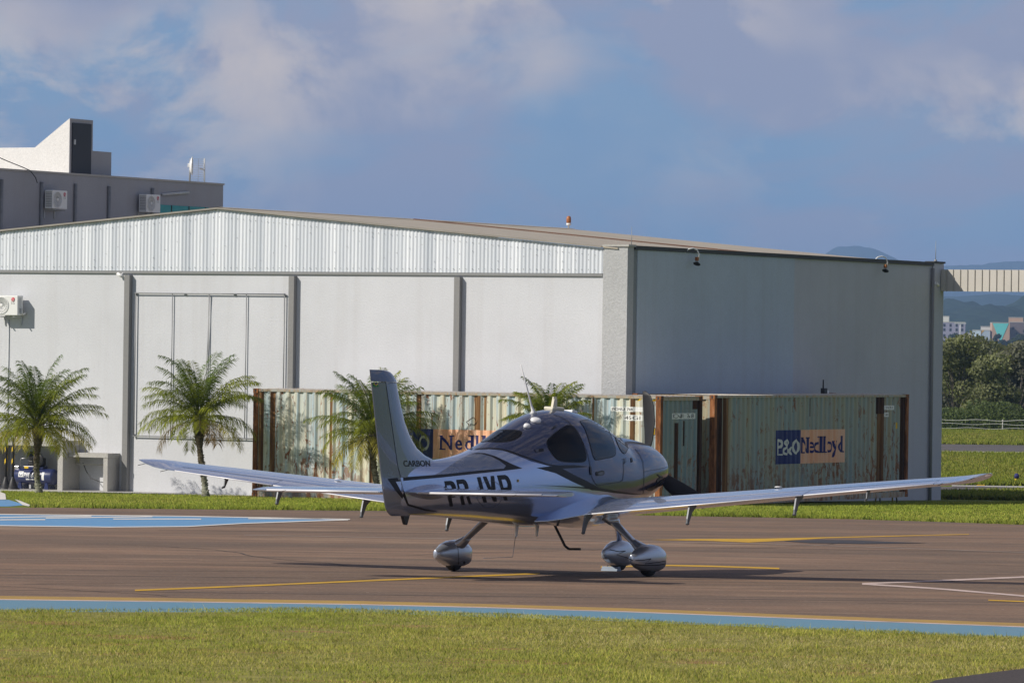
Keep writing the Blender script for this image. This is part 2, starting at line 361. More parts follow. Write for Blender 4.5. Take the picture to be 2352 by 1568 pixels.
# ================================================================== AEROPLANE
TH = math.radians(26.5)
def plane_matrix():
    fwd = Vector((math.sin(TH), math.cos(TH), 0)); n = Vector((0, SL, 1)).normalized()
    fwd = (fwd-n*fwd.dot(n)).normalized(); left = n.cross(fwd).normalized()
    R = Matrix((fwd, left, n)).transposed()
    return Matrix.Translation((0.45, 60, 0.006)) @ R.to_4x4()
PM = plane_matrix(); PMI = PM.inverted()
STN = [  # x, ztop, zbot, zmid, halfwidth, n_up, n_low
    (2.86, 1.36, 1.20, 1.28, .12, 2, 2), (2.845, 1.42, 1.14, 1.28, .22, 2, 2), (2.78, 1.50, 1.06, 1.28, .335, 2, 2), (2.62, 1.575, .97, 1.27, .425, 2.1, 2.1), (2.32, 1.64, .875, 1.245, .495, 2.2, 2.2), (1.9, 1.68, .785, 1.21, .55, 2.2, 2.3),
    (1.5, 1.695, .71, 1.15, .585, 2.1, 2.4), (1.2, 1.815, .67, 1.12, .61, 2.05, 2.5), (.9, 1.915, .64, 1.11, .625, 2.0, 2.5), (.5, 1.99, .61, 1.10, .635, 2.0, 2.6), (.2, 2.01, .60, 1.09, .635, 2.0, 2.6),
    (-.2, 1.985, .59, 1.08, .61, 2.0, 2.5), (-.6, 1.91, .59, 1.07, .565, 2, 2.4), (-1.0, 1.795, .605, 1.06, .51, 2, 2.3), (-1.4, 1.665, .63, 1.06, .445, 2, 2.2), (-1.8, 1.555, .655, 1.06, .38, 2, 2.2),
    (-2.2, 1.47, .68, 1.055, .32, 2, 2.1), (-2.6, 1.415, .70, 1.05, .265, 2, 2.1), (-3.0, 1.38, .72, 1.04, .21, 2, 2), (-3.4, 1.35, .735, 1.03, .15, 2, 2), (-3.75, 1.32, .75, 1.02, .09, 2, 2), (-3.98, 1.28, .79, 1.02, .035, 2, 2)]
_sx = np.array([s[0] for s in STN][::-1]); _sa = np.array([s[1:] for s in STN][::-1])
def stn(x):
    i = int(np.clip(np.searchsorted(_sx, x)-1, 0, len(_sx)-2)); h = _sx[i+1]-_sx[i]; t = (x-_sx[i])/h
    def tan(j):
        if j == 0: return (_sa[1]-_sa[0])/(_sx[1]-_sx[0])
        if j == len(_sx)-1: return (_sa[-1]-_sa[-2])/(_sx[-1]-_sx[-2])
        d0 = (_sa[j]-_sa[j-1])/(_sx[j]-_sx[j-1]); d1 = (_sa[j+1]-_sa[j])/(_sx[j+1]-_sx[j])
        return np.where(d0*d1 > 0, 2*d0*d1/(d0+d1+1e-12), 0)
    a, b = tan(i)*h, tan(i+1)*h
    return (2*t**3-3*t**2+1)*_sa[i]+(t**3-2*t**2+t)*a+(-2*t**3+3*t**2)*_sa[i+1]+(t**3-t**2)*b
def fus_ring(x, n=64):
    zt, zb, zm, w, nu, nl = stn(x); out = []
    for k in range(n):
        a = 2*PI*k/n; c, s = math.cos(a), math.sin(a); e = 2/(nu if s >= 0 else nl)
        y = w*math.copysign(abs(c)**e, c); z = zm+(zt-zm if s >= 0 else zm-zb)*math.copysign(abs(s)**e, s)
        out.append((x, y, z))
    return out
def foil(c, th, camber=.02):
    yt = 5*th*(.2969*math.sqrt(max(c, 0))-.1260*c-.3516*c*c+.2843*c**3-.1036*c**4)
    p = .4; yc = camber/p**2*(2*p*c-c*c) if c < p else camber/(1-p)**2*(1-2*p+2*p*c-c*c)
    return yc+yt, yc-yt
def foil_ring(xle, xte, y, zle, zte, th, camber, c0=0.0, c1=1.0, n=14, blunt=.0045):
    ch = xle-xte; up = []; lo = []
    for k in range(n+1):
        u = k/n; c = c0+(c1-c0)*((1-math.cos(PI*u))/2 if c0 == 0 else u)
        a, b = foil(c, th, camber); x = xle-c*ch; z = zle+(zte-zle)*c; g_ = blunt*max(0, (c-.7)/.3)/ch; a += g_; b -= g_
        up.append((x, y, z+a*ch)); lo.append((x, y, z+b*ch))
    return up[::-1]+(lo[1:] if c0 == 0 else lo)      # TE -> LE over the top, back below
WS = [  # y, xle, xte, zte, inc(dz), abs thickness ratio, camber
    (.36, .98, -1.06, .655, .13, .235, .03), (.52, .92, -1.02, .665, .125, .215, .03), (.66, .81, -.95, .688, .105, .185, .025), (.80, .70, -.885, .720, .09, .16, .02), (.95, .635, -.84, .750, .075, .145, .02),
    (1.6, .605, -.745, .817, .065, .14, .02), (2.6, .61, -.60, .920, .055, .135, .02), (3.6, .615, -.45, 1.023, .045, .13, .02), (4.6, .62, -.295, 1.126, .035, .125, .02), (5.2, .62, -.20, 1.185, .03, .12, .02)]
WTIP = [(5.34, .605, -.178, 1.200, .03, .12, .02), (5.48, .56, -.155, 1.224, .03, .12, .018), (5.60, .46, -.128, 1.258, .022, .115, .01), (5.69, .30, -.10, 1.288, .012, .10, .005), (5.74, .13, -.08, 1.306, .006, .08, 0), (5.755, .03, -.065, 1.312, .003, .05, 0)]
def wsec(y):
    A = WS+WTIP
    for a, b in zip(A, A[1:]):
        if y <= b[0]+1e-9:
            t = (y-a[0])/(b[0]-a[0]); return [a[i]+(b[i]-a[i])*t for i in range(7)]
    return list(A[-1])
def wing_ring(y, sg, c0=0.0, c1=1.0, n=14):
    yy, xle, xte, zte, dz, th, cb = wsec(y)
    return foil_ring(xle, xte, sg*y, zte+dz, zte, th, cb, c0, c1, n)
def frange(a, b, n): return [a+(b-a)*i/n for i in range(n+1)]
def image_decal(name, geo, target_bvh, mat, parent, off=.003, grid=7.0):
    """a thin patch laid on the skin: outline given by lines of sight, laid on the real surface"""
    xs = [v[0] for v in geo[0]]; ys = [v[1] for v in geo[0]]
    g = cut_geo(geo, [min(xs)+grid*i for i in range(1, int((max(xs)-min(xs))/grid)+1)], [min(ys)+grid*i for i in range(1, int((max(ys)-min(ys))/grid)+1)])
    o = PMI @ CAMP; R = PMI.to_3x3(); co = []
    for x, y in g[0]:
        d = (R @ ray(x, y)).normalized(); h = target_bvh.ray_cast(o, d)
        co.append(None if h[0] is None else h[0]-h[1]*(off if h[1].dot(d) > 0 else -off))
    fs = [f for f in g[1] if all(co[i] is not None for i in f)]
    if not fs: return None
    mb = MB(); mb.add([c if c is not None else (0, 0, 0) for c in co], fs, 0, True)
    ob = mb.build(name, mat, parent, fix=False)
    bm = bmesh.new(); bm.from_mesh(ob.data)
    bmesh.ops.delete(bm, geom=[v for v in bm.verts if not v.link_faces], context='VERTS')
    for f in bm.faces:
        if f.normal.y > 0: f.normal_flip()
    bm.to_mesh(ob.data); bm.free()
    return ob
def mirrored(ob, name=None):
    c = ob.copy(); c.data = ob.data.copy(); COL.objects.link(c); c.parent = ob.parent
    for v in c.data.vertices: v.co.y = -v.co.y
    c.data.flip_normals(); return c
def zr(x0, y0, sc): return lambda X, Y: ((x0+X/sc)*2352/4096, (y0+Y/sc)*2352/4096)
Z1 = zr(1400, 1400, 1.6507); R1 = zr(1500, 1850, 2.94); ZC = zr(1950, 1550, 2.94)
def P(zf, *pts): return [zf(x, y) for x, y in pts]
def strip2(zf, pts, w):
    """constant width band along a line of sight polyline (width in 2352-px)"""
    q = [Vector(zf(x, y)) for x, y in pts]; L = []; R = []
    for i, p in enumerate(q):
        t = (q[min(i+1, len(q)-1)]-q[max(i-1, 0)]).normalized(); n = Vector((-t.y, t.x))
        L.append(p+n*w/2); R.append(p-n*w/2)
    vs = [tuple(v) for v in L+R]; n = len(q)
    return vs, [[i, i+1, n+i+1, n+i] for i in range(n-1)]
def smooth_poly(pts, k=4):
    n = len(pts); out = []
    for i in range(n):
        p0, p1, p2, p3 = (Vector(pts[(i+j-1) % n]) for j in range(4))
        for s in range(k):
            t = s/k; out.append(tuple(.5*((2*p1)+(p2-p0)*t+(2*p0-5*p1+4*p2-p3)*t*t+(3*p1-p0-3*p2+p3)*t**3)))
    return out
def build_plane():
    root = empty('small_aeroplane', M=PM, label='silver grey single propeller aeroplane with black stripes parked on the apron', cat='aeroplane')
    # ---- fuselage
    xs = []
    for a, b in zip(STN, STN[1:]): xs += [a[0]+(b[0]-a[0])*k/4 for k in range(4)]
    xs.append(STN[-1][0])
    rings = [fus_ring(x) for x in xs]
    bvh = BVHTree.FromPolygons([v for r in rings for v in r], [(i*64+k, i*64+(k+1) % 64, (i+1)*64+(k+1) % 64, (i+1)*64+k) for i in range(len(rings)-1) for k in range(64)])
    o = PMI @ CAMP; R = PMI.to_3x3()
    def onfus(p):
        h = bvh.ray_cast(o, (R @ ray(*p)).normalized()); return h[0]
    # boundary between silver rear and graphite cabin/nose, as height against length
    bnd = [onfus(p) for p in P(Z1, (835, 652), (900, 652), (1000, 660), (1100, 695), (1200, 735), (1340, 772), (1450, 830), (1560, 880), (1640, 917), (1750, 932), (1850, 947), (1930, 955))]
    bnd = sorted([(p.x, p.z) for p in bnd if p is not None])
    t = NT('two_tone_metallic_paint'); sep = t.n('ShaderNodeSeparateXYZ'); t.l(t.coord(), sep.inputs[0])
    x0, x1 = bnd[0][0]-.02, 2.8
    stops = [(0.0, 1.0)]+[((x-x0)/(x1-x0), z/2.5) for x, z in bnd]+[(1.0, bnd[-1][1]/2.5)]
    rr = t.ramp(t.math('DIVIDE', t.math('SUBTRACT', sep.outputs[0], x0), x1-x0), stops)
    msk = t.math('GREATER_THAN', sep.outputs[2], t.math('MULTIPLY', rr, 2.5))
    n = t.noise(3, 4)
    t.set(color=t.mix(msk, (.41, .49, .67), (.034, .044, .098)), rough=t.math('ADD', t.math('MULTIPLY', n, .05), .165), metal=t.math('SUBTRACT', .82, t.math('MULTIPLY', msk, .37)), coat=.55, coatr=.02)
    mb = MB(); mb.loft(rings)
    fus = mb.build('fuselage', t.m, root, sharp=50)
    D = lambda name, geo, mat, off=.003, grid=7.0, par=None: image_decal(name, geo, bvh, MAT[mat], par or fus, off, grid)
    # ---- stripes
    def stripe(pts, zf=Z1, mat='stripe', off=.003, mirror=True):
        ob = D('stripe', tess(P(zf, *pts)), mat, off)
        if ob and mirror: mirrored(ob)
    stripe([(808, 658), (850, 648), (910, 644), (980, 646), (1060, 664), (1150, 698), (1240, 728), (1310, 752), (1372, 760), (1480, 758), (1580, 768), (1500, 776), (1400, 781), (1470, 818), (1560, 862), (1640, 905), (1760, 928), (1860, 944), (1930, 953), (1860, 953), (1740, 942), (1640, 927), (1596, 923), (1470, 868), (1360, 812), (1232, 776), (1342, 764), (1300, 757), (1200, 722), (1110, 690), (1010, 660), (920, 652), (850, 656)])
    stripe([(1200, 888), (1400, 896), (1600, 906), (1660, 925), (1520, 910), (1360, 898)], off=.0045)
    stripe([(352, 838), (620, 818), (880, 792), (1015, 782), (1030, 762), (985, 728), (930, 700), (870, 684), (790, 684), (840, 678), (885, 679), (960, 700), (1070, 752), (1138, 780), (1000, 797), (820, 816), (600, 840), (352, 862)])
    stripe([(352, 915), (386, 1014), (500, 1048), (585, 1066), (500, 1060), (380, 1026), (350, 960)])
    patch = D('spine_panel', tess(P(Z1, (560, 822), (880, 791), (1013, 781), (1028, 762), (984, 729), (930, 702), (870, 686), (790, 686), (700, 735), (620, 790))), 'silver_mid', .0025)
    if patch: mirrored(patch)
    # ---- registration, nose lettering
    L = []
    for pl in ([[(815, 216), (890, 212), (918, 224), (938, 255), (950, 300), (955, 350), (950, 385), (930, 402), (893, 406), (913, 508), (880, 511)], [(834, 262), (885, 258), (903, 285), (914, 330), (910, 362), (868, 366)]],
               [[(955, 200), (1035, 193), (1062, 207), (1085, 250), (1097, 310), (1095, 370), (1105, 400), (1132, 480), (1102, 483), (1070, 387), (1033, 390), (1053, 489), (1021, 492)], [(978, 246), (1033, 241), (1051, 268), (1062, 310), (1058, 345), (1002, 350)]],
               [[(1200, 170), (1235, 166), (1310, 460), (1275, 464)]],
               [[(1268, 163), (1305, 160), (1372, 318), (1361, 155), (1394, 152), (1427, 450), (1391, 453)]],
               [[(1435, 148), (1525, 142), (1560, 160), (1585, 205), (1600, 265), (1601, 302), (1582, 326), (1533, 335), (1553, 436), (1520, 440)], [(1480, 194), (1528, 190), (1549, 216), (1562, 258), (1558, 287), (1506, 291)]]):
        sh = [[(x+7, y+5) for x, y in l] for l in pl]
        D('registration_letter', tess(*[P(R1, *l) for l in sh]), 'letter_grey', .0028, 5)
        D('registration_letter', tess(*[P(R1, *l) for l in pl]), 'letter', .0045, 5)
    # ---- windows (tinted glass set in a dark seal) and openings
    def window(name, pts, mat='glass', zf=ZC, k=4):
        q = smooth_poly(P(zf, *pts), k); c = Vector((sum(p[0] for p in q)/len(q), sum(p[1] for p in q)/len(q)))
        def grow(p, g):
            v = Vector(p)-c; return tuple(c+v*(1+g/v.length))
        s = D('window_seal', tess([grow(p, 1.6) for p in q]), 'seam', .003)
        w = D(name, tess(q), mat, .005)
        if s: s.parent = root; mirrored(s)
        if w: w.parent = root; mirrored(w)
    window('cabin_window', [(703, 640), (720, 600), (800, 530), (900, 462), (950, 445), (1000, 455), (1050, 510), (1100, 610), (1140, 720), (1158, 800), (1150, 850), (1110, 872), (1000, 872), (880, 862), (810, 830), (750, 760), (712, 690)])
    window('door_window', [(1092, 395), (1160, 382), (1260, 372), (1330, 385), (1385, 440), (1440, 550), (1490, 680), (1503, 760), (1480, 805), (1400, 825), (1290, 845), (1255, 830), (1232, 770), (1200, 640), (1150, 500), (1105, 425)], 'glass_clear')
    window('rear_window', [(0, 620), (60, 545), (150, 510), (260, 500), (360, 505), (402, 530), (370, 580), (280, 620), (160, 636), (60, 636)], 'glass')
    wsp = P(ZC, (1430, 470), (1500, 535), (1580, 630), (1635, 700), (1632, 740), (1600, 770), (1560, 720), (1520, 625), (1470, 530))
    window('windscreen', [(1420, 455), (1500, 530), (1580, 625), (1640, 700), (1632, 745), (1602, 772), (1556, 720), (1510, 610), (1462, 510)], 'glass_clear')
    # ---- door outline, handle, vents
    ln = lambda name, zf, pts, w=.9, mat='seam', off=.0055: D(name, strip2(zf, pts, w), mat, off, 5)
    for nm, pts, w in (('door_seam', [(775, 318), (860, 345), (950, 400), (1040, 500), (1110, 620), (1165, 740), (1200, 880), (1213, 980), (1230, 1060), (1262, 1120), (1300, 1152), (1420, 1130), (1560, 1105), (1590, 1080), (1600, 980), (1598, 900), (1600, 840)], 1.0),
                       ('cowling_seam', [(1735, 720), (1790, 790), (1825, 870), (1838, 980), (1838, 1100), (1830, 1245)], .9), ('cowling_seam', [(1840, 985), (1980, 965), (2125, 930)], .8),
                       ('cabin_seam', [(520, 360), (500, 410), (450, 470), (395, 505)], .6)):
        s = ln(nm, ZC, pts, w)
        if s: mirrored(s)
    D('door_handle', tess(smooth_poly(P(ZC, (1275, 990), (1300, 985), (1350, 972), (1366, 985), (1368, 1015), (1345, 1030), (1290, 1036), (1275, 1025)), 2)), 'black', .008, 4, root)
    D('handle_latch', tess(smooth_poly(P(ZC, (1295, 1000), (1345, 988), (1356, 1000), (1350, 1018), (1298, 1026)), 2)), 'bracket', .012, 4, root)
    D('door_hinge', tess(P(ZC, (1198, 925), (1212, 920), (1222, 1020), (1208, 1028), (1198, 990))), 'black', .010, 4, root)
    D('air_scoop', tess(P(ZC, (1680, 822), (1692, 820), (1708, 872), (1688, 878))), 'black', .008, 4, root)
    D('air_vent', strip2(ZC, [(1585, 840), (1618, 832), (1622, 868), (1598, 895)], 1.2), 'seam', .008, 4, root)
    D('grab_handle', strip2(ZC, [(755, 490), (775, 462), (808, 450), (803, 468), (760, 488)], 1.6), 'black', .012, 4, root)
    D('model_badge', tess(P(ZC, (556, 727), (600, 722), (600, 756), (562, 758))), 'letter_grey', .006, 4)
    D('model_badge', tess(P(ZC, (602, 722), (655, 714), (658, 748), (604, 756))), 'letter', .006, 4)
    D('gold_sticker', tess(P(ZC, (348, 1078), (366, 1076), (368, 1108), (350, 1110))), 'gold', .006, 4)
    D('air_intake', tess(smooth_poly(P(ZC, (1990, 1014), (2020, 1026), (2062, 1048), (2050, 1068), (2030, 1074), (1996, 1112), (1986, 1085), (2022, 1052), (2002, 1036)), 2)), 'black', .006, 3, root)
    ex = D('cowl_dark_patch', tess(smooth_poly(P(ZC, (1870, 1185), (1960, 1150), (2060, 1075), (2090, 1050), (2060, 1110), (1980, 1180), (1900, 1215)), 2)), 'stripe', .006, 5)  # dark crescent laid along the lower cowling
    circ = [R1(1348+155*math.cos(a), 368+157*math.sin(a)) for a in frange(0, 2*PI, 40)]
    D('hatch_seam', strip2(lambda x, y: (x, y), circ, .7), 'letter_grey', .0062, 5)
    # ---- wings with their own flap and aileron
    for sg in (1, -1):
        mb = MB()
        mb.loft([wing_ring(y, sg) for y in frange(.36, 1.0, 12)])
        mb.loft([wing_ring(y, sg, 0, .755) for y in frange(1.0, 5.15, 24)])
        mb.loft([wing_ring(y, sg) for y in frange(5.15, 5.34, 3)+[5.41, 5.48, 5.54, 5.60, 5.65, 5.69, 5.72, 5.74, 5.755]])
        w = mb.build('wing', MAT['silver'], root, sharp=40)
        MB().loft([wing_ring(y, sg, .762, 1, 4) for y in frange(1.006, 3.58, 10)]).build('flap', MAT['silver'], w, sharp=40)
        MB().loft([wing_ring(y, sg, .762, 1, 4) for y in frange(3.592, 5.143, 8)]).build('aileron', MAT['silver'], w, sharp=40)
        def te_strip(nm, ya, yb, par, hh=.007):
            a, b = wsec(ya), wsec(yb); MB().loft([[(q[2]-.004, sg*y_, q[3]-hh), (q[2]+.002, sg*y_, q[3]-hh), (q[2]+.002, sg*y_, q[3]+hh), (q[2]-.004, sg*y_, q[3]+hh)] for q, y_ in ((a, ya), (b, yb))]).build(nm, MAT['edge_glint'], par)
        kids = {c.name.split('.')[0]: c for c in w.children}
        te_strip('glint_strip', 1.01, 3.575, kids['flap']); te_strip('glint_strip', 3.6, 5.14, kids['aileron'])  # added pale strips stand in for sun glint on the trailing edges
        def seam(nm, ya, yb, c_, par, hw=.006):
            L_ = []
            for y_ in frange(ya, yb, 12):
                q = wsec(y_); ch_ = q[1]-q[2]; zt_ = lambda k: q[3]+q[4]*(1-k)+foil(k, q[5], q[6])[0]*ch_+.0015
                k0, k1 = c_-hw/ch_, c_+hw/ch_; L_.append([(q[1]-k0*ch_, sg*y_, zt_(k0)), (q[1]-k1*ch_, sg*y_, zt_(k1))])
            MB().add([p for l in L_ for p in l], [(2*i, 2*i+1, 2*i+3, 2*i+2) for i in range(12)]).build(nm, MAT['seam'], par, fix=False)
        seam('hinge_seam', 3.59, 5.145, .757, w, .008); seam('hinge_seam', 1.0, 3.58, .757, w, .004)
        for y in (.92, 2.2, 3.5):
            s = wsec(y); x = s[2]; z = s[3]
            mb = MB(); mb.prism([(x+.26, z+.005), (x+.02, z-.005), (x-.035, z-.16), (x-.04, z-.215), (x-.022, z-.235), (x, z-.225), (x+.10, z-.085)], sg*y-.009, sg*y+.009)
            mb.lathe([(0, -.02), (.013, -.02), (.013, .02), (0, .02)], 10, 0, Matrix.Translation((x-.02, sg*y, z-.217)) @ Matrix.Rotation(PI/2, 4, 'X'))
            mb.build('hinge_bracket', MAT['bracket'], w)
        for y in (4.35,):
            s = wsec(y); MB().prism([(s[2]+.12, s[3]-.004), (s[2]+.02, s[3]-.006), (s[2]+.0, s[3]-.10), (s[2]-.05, s[3]-.115), (s[2]-.045, s[3]-.135), (s[2]+.02, s[3]-.125)], sg*y-.006, sg*y+.006).build('hinge_bracket', MAT['bracket'], w)
        for y in (5.25, 5.62):
            s = wsec(y); MB().tube([(s[2]+.01, sg*y, s[3]), (s[2]-.17, sg*(y+.01), s[3]-.025)], .004, 5).build('static_wick', MAT['black'], w)
        s = wsec(3.0); MB().lathe([(0, .012), (.035, .010), (.05, 0)], 16, 0, Matrix.Translation((.18, sg*3.0, s[3]+.145))).build('fuel_cap', MAT['white'], w)
    # ---- tail plane
    for sg in (1, -1):
        def sr(y, c0=0.0, c1=1.0, n=10):
            t_ = (y-.05)/(1.96-.05); xle = -3.02-.13*t_; xte = -3.90+.12*t_; th = .105
            if y > 1.9: xle -= (y-1.9)*2.2
            return foil_ring(xle, xte, sg*y, 1.015, 1.005, th, 0, c0, c1, n)
        mb = MB(); mb.loft([sr(y, 0, .66) for y in frange(.05, 1.80, 8)]); mb.loft([sr(y) for y in [1.80, 1.86, 1.9, 1.94, 1.97, 1.985]])
        st = mb.build('stabilizer', MAT['silver'], root, sharp=40)
        el = MB().loft([sr(y, .668, 1, 4) for y in frange(.24, 1.795, 6)]).build('elevator', MAT['silver'], st, sharp=40)
        MB().loft([[(-3.90+.12*(y-.05)/1.91+k, sg*y, 1.005+z) for k, z in ((-.006, -.011), (.002, -.011), (.002, .011), (-.006, .011))] for y in (.26, 1.79)]).build('glint_strip', MAT['edge_glint'], el)  # painted highlight along the elevator's trailing edge
        mb = MB()
        mb.loft([foil_ring(-2.86-.2*u, -3.86, sg*(.03+.26*u), 1.02, 1.01, .26*(1-u)**1.5+.105, 0) for u in frange(0, 1, 6)])
        mb.build('stabilizer_fairing', MAT['silver'], root, sharp=40)
        MB().tube([(-3.85, sg*1.5, 1.005), (-4.0, sg*1.52, .985)], .003, 5).build('static_wick', MAT['black'], st)
    # ---- fin and rudder
    FL = [(1.20, -2.62), (1.30, -2.80), (1.38, -3.02), (1.43, -3.24), (1.51, -3.45), (1.65, -3.63), (1.81, -3.77), (2.0, -3.87), (2.16, -3.945), (2.27, -3.99)]
    HG = [(.73, -3.70), (.85, -3.76), (1.31, -4.03), (2.28, -4.325), (2.42, -4.37)]
    TE = [(.72, -4.0), (.76, -4.12), (.82, -4.185), (.9, -4.225), (1.07, -4.28), (1.66, -4.43), (2.40, -4.62), (2.45, -4.63)]
    ip = lambda T, z: float(np.interp(z, [a for a, b in T], [b for a, b in T]))
    def fin_ring(z, le, h, wid, n=10):
        up = []
        for k in range(n+1):
            c = (1-math.cos(PI*k/n))/2; x = le+(h-le)*c
            up.append((x, wid*math.sqrt(max(0, math.sin(min(1.0, c*1.15+.0)*PI/2)))*(1-.25*c), z))
        return [(x, -y, z) for x, y, z in up[::-1]]+up[1:]
    wid = lambda z: .085-.03*(z-1.2)/1.2
    fin = MB().loft([fin_ring(z, ip(FL, z), ip(HG, z)+.012, wid(z)) for z in frange(1.18, 2.27, 26)]).build('fin', MAT['silver_mid'], root, sharp=45)
    def rud_ring(z, n=6):
        h = ip(HG, z)-.006; te = ip(TE, z); w_ = wid(max(z, 1.2))*.75*(1 if z > 1.0 else .75+.25*max(0, (z-.72)/.28)); return [(h, w_, z), (h+(te-h)*.5, w_*.62, z), (te, .006, z), (te, -.006, z), (h+(te-h)*.5, -w_*.62, z), (h, -w_, z)]
    zl = [.735, .75, .78, .82, .88]+frange(.95, 2.26, 20)
    rud = MB().loft([rud_ring(z) for z in zl]).build('rudder', MAT['silver_mid'], root, sharp=35)
    cap = []
    for z, le in ((2.272, -3.992), (2.32, -4.02), (2.36, -4.07), (2.385, -4.13), (2.40, -4.22), (2.405, -4.34)):
        te = ip(TE, z); k = max(0.08, (2.408-z)/.136)**.5; ww = wid(z)*k
        cap.append([(le, 0, z), (le-.05, ww*.75, z), (le-.16, ww, z), (te+.25, ww*.8, z), (te, .006, z), (te, -.006, z), (te+.25, -ww*.8, z), (le-.16, -ww, z), (le-.05, -ww*.75, z)])
    MB().loft(cap).build('fin_tip', MAT['silver_dark'], root, sharp=50)
    def fin_bvh(obs):
        vs = []; fs = []
        for ob in obs:
            k = len(vs); vs += [v.co.copy() for v in ob.data.vertices]; fs += [[i+k for i in p.vertices] for p in ob.data.polygons]
        return BVHTree.FromPolygons(vs, fs)
    fb = fin_bvh([fin, fus]); rb = fin_bvh([rud])
    FD = lambda nm, geo, mat, bv, par, off=.003: image_decal(nm, geo, bv, MAT[mat], par, off, 6)
    FD('stripe', tess(P(Z1, (248, 848), (342, 839), (342, 862), (300, 866), (366, 988), (376, 1018), (300, 925))), 'stripe', rb, rud)
    FD('silver_panel', tess(P(Z1, (302, 868), (341, 865), (352, 905), (366, 984))), 'silver', rb, rud, .0025)
    geo = norm_geo(text_geo('CARBON', 1, .012), *[0, 1, 0, 1])
    FD('lettering', ([Z1(350+175*x+ (1-y)*6, 768-40*y - 2*x) for x, y in geo[0]], [f[::-1] for f in geo[1]]), 'letter', fb, fin)
    rt = fin_bvh([rud]); ft = fin_bvh([rud, fin])
    FD('flag', tess(P(Z1, (147, 196), (184, 196), (188, 242), (152, 242))), 'green', rt, rud, .004)
    FD('flag_diamond', tess(P(Z1, (151, 219), (168, 202), (184, 219), (170, 236))), 'yellow', rt, rud, .006)
    FD('flag_disc', tess(P(Z1, *[(168+7*math.cos(a), 219+10*math.sin(a)) for a in frange(0, 2*PI, 12)[:-1]])), 'logo_navy', rt, rud, .008)
    MB().prism([(-3.62, .765), (-3.80, .76), (-3.73, .64), (-3.69, .63)], -.02, .02).build('tie_down_skid', MAT['stripe'], root)
    for sg in (1, -1):
        MB().tube([(-4.12, sg*.05, 2.26), (-4.16, sg*.30, 2.255)], .004, 5).build('whip_aerial', MAT['white'], root)
    # ---- cabin roof fittings
    def roof(x, y=0.0):
        h = bvh.ray_cast(Vector((x, y, 3)), Vector((0, 0, -1))); return h[0], (h[1] if h[1].z > 0 else -h[1])
    def top_at(px, py):
        p = onfus((px, py)); h = bvh.find_nearest(p); return h[0], h[1]
    def stand(p, n): return Matrix.Translation(p) @ n.to_track_quat('Z', 'Y').to_matrix().to_4x4()
    p, n = roof(-.40); MB().tube([p, p+Vector((-.01, 0, .03)), p+Vector((-.06, 0, .10)), p+Vector((-.20, .0, .33)), p+Vector((-.36, 0, .58))], [.05, .022, .012, .009, .006], 10).build('whip_aerial', MAT['white'], root)
    for x, y, s in ((-.66, -.16, .072), (-.90, -.16, .046)):
        p, n = roof(x, y); MB().lathe([(s*1.0, -.01), (s*1.0, .012), (s*.9, .03), (s*.6, .038), (0, .040)], 20, 0, stand(p, n) @ Matrix.Diagonal((.95, .75, 1, 1))).build('satellite_aerial', MAT['white'], root)
    p, n = roof(.16); mb = MB()
    mb.bbox(-.10, .12, -.075, .075, -.01, .03, .012, 0, stand(p, n))
    mb.prism([(-.08, .02), (.0, .02), (-.01, .13), (-.06, .13)], -.008-.05, .008-.05, 'y', 0, stand(p, n)); mb.prism([(.0, .02), (.10, .02), (.07, .15), (.02, .15)], -.01+.04, .01+.04, 'y', 0, stand(p, n))
    mb.build('blade_aerial', MAT['cream'], root)
    p, n = roof(.62, -.0); MB().bbox(-.09, .09, -.05, .05, -.01, .028, .012, 0, stand(p, n)).build('satellite_aerial', MAT['white'], root)
    # ---- belly fittings
    mb = MB(); mb.tube([(-.20, -.20, .62), (-.13, -.32, .35), (-.10, -.36, .312)], .016, 8); mb.tube([(-.10, -.36, .312), (-.06, -.50, .314)], .014, 8); mb.build('boarding_step', MAT['black'], root)
    for x, y in ((-.85, -.02), (-.35, -.05)):
        MB().prism([(x-.05, .62), (x+.05, .62), (x+.0, .46), (x-.03, .46)], y-.008, y+.008).build('belly_aerial', MAT['white'], root)
    MB().tube([(-.88, -.02, .47), (-.95, -.02, .22), (-1.3, .2, .205)], .004, 5).build('belly_aerial', MAT['silver_mid'], root)
    # ---- landing gear
    def pant(x, y, s=1.0, tilt=0.0):
        prof = [(-.50, .022, .165, .262), (-.495, .03, .162, .268), (-.40, .062, .132, .298), (-.28, .098, .092, .345), (-.14, .125, .062, .378), (.02, .136, .052, .388), (.18, .130, .055, .372), (.30, .105, .075, .335), (.375, .065, .115, .285), (.405, .018, .165, .225)]
        rg = []
        for px_, w, zb, zt in prof:
            zm = (zb+zt)/2; rg.append([(x+px_*s, y+w*s*math.copysign(abs(math.cos(a))**.8, math.cos(a)), zm+(zt-zb)/2*math.copysign(abs(math.sin(a))**.8, math.sin(a))) for a in frange(0, 2*PI, 24)[:-1]])
        f = MB().loft(rg).build('wheel_fairing', MAT['silver_satin'], root, sharp=60)
        mb = MB(); prof2 = [(.09, -.062), (.155, -.062), (.178, -.045), (.186, -.018), (.186, .018), (.178, .045), (.155, .062), (.09, .062)]
        mb.lathe(prof2, 28, 0, Matrix.Translation((x, y, .186)) @ Matrix.Rotation(PI/2, 4, 'X')); mb.build('tyre', MAT['rubber'], f)
        return f
    pants = []
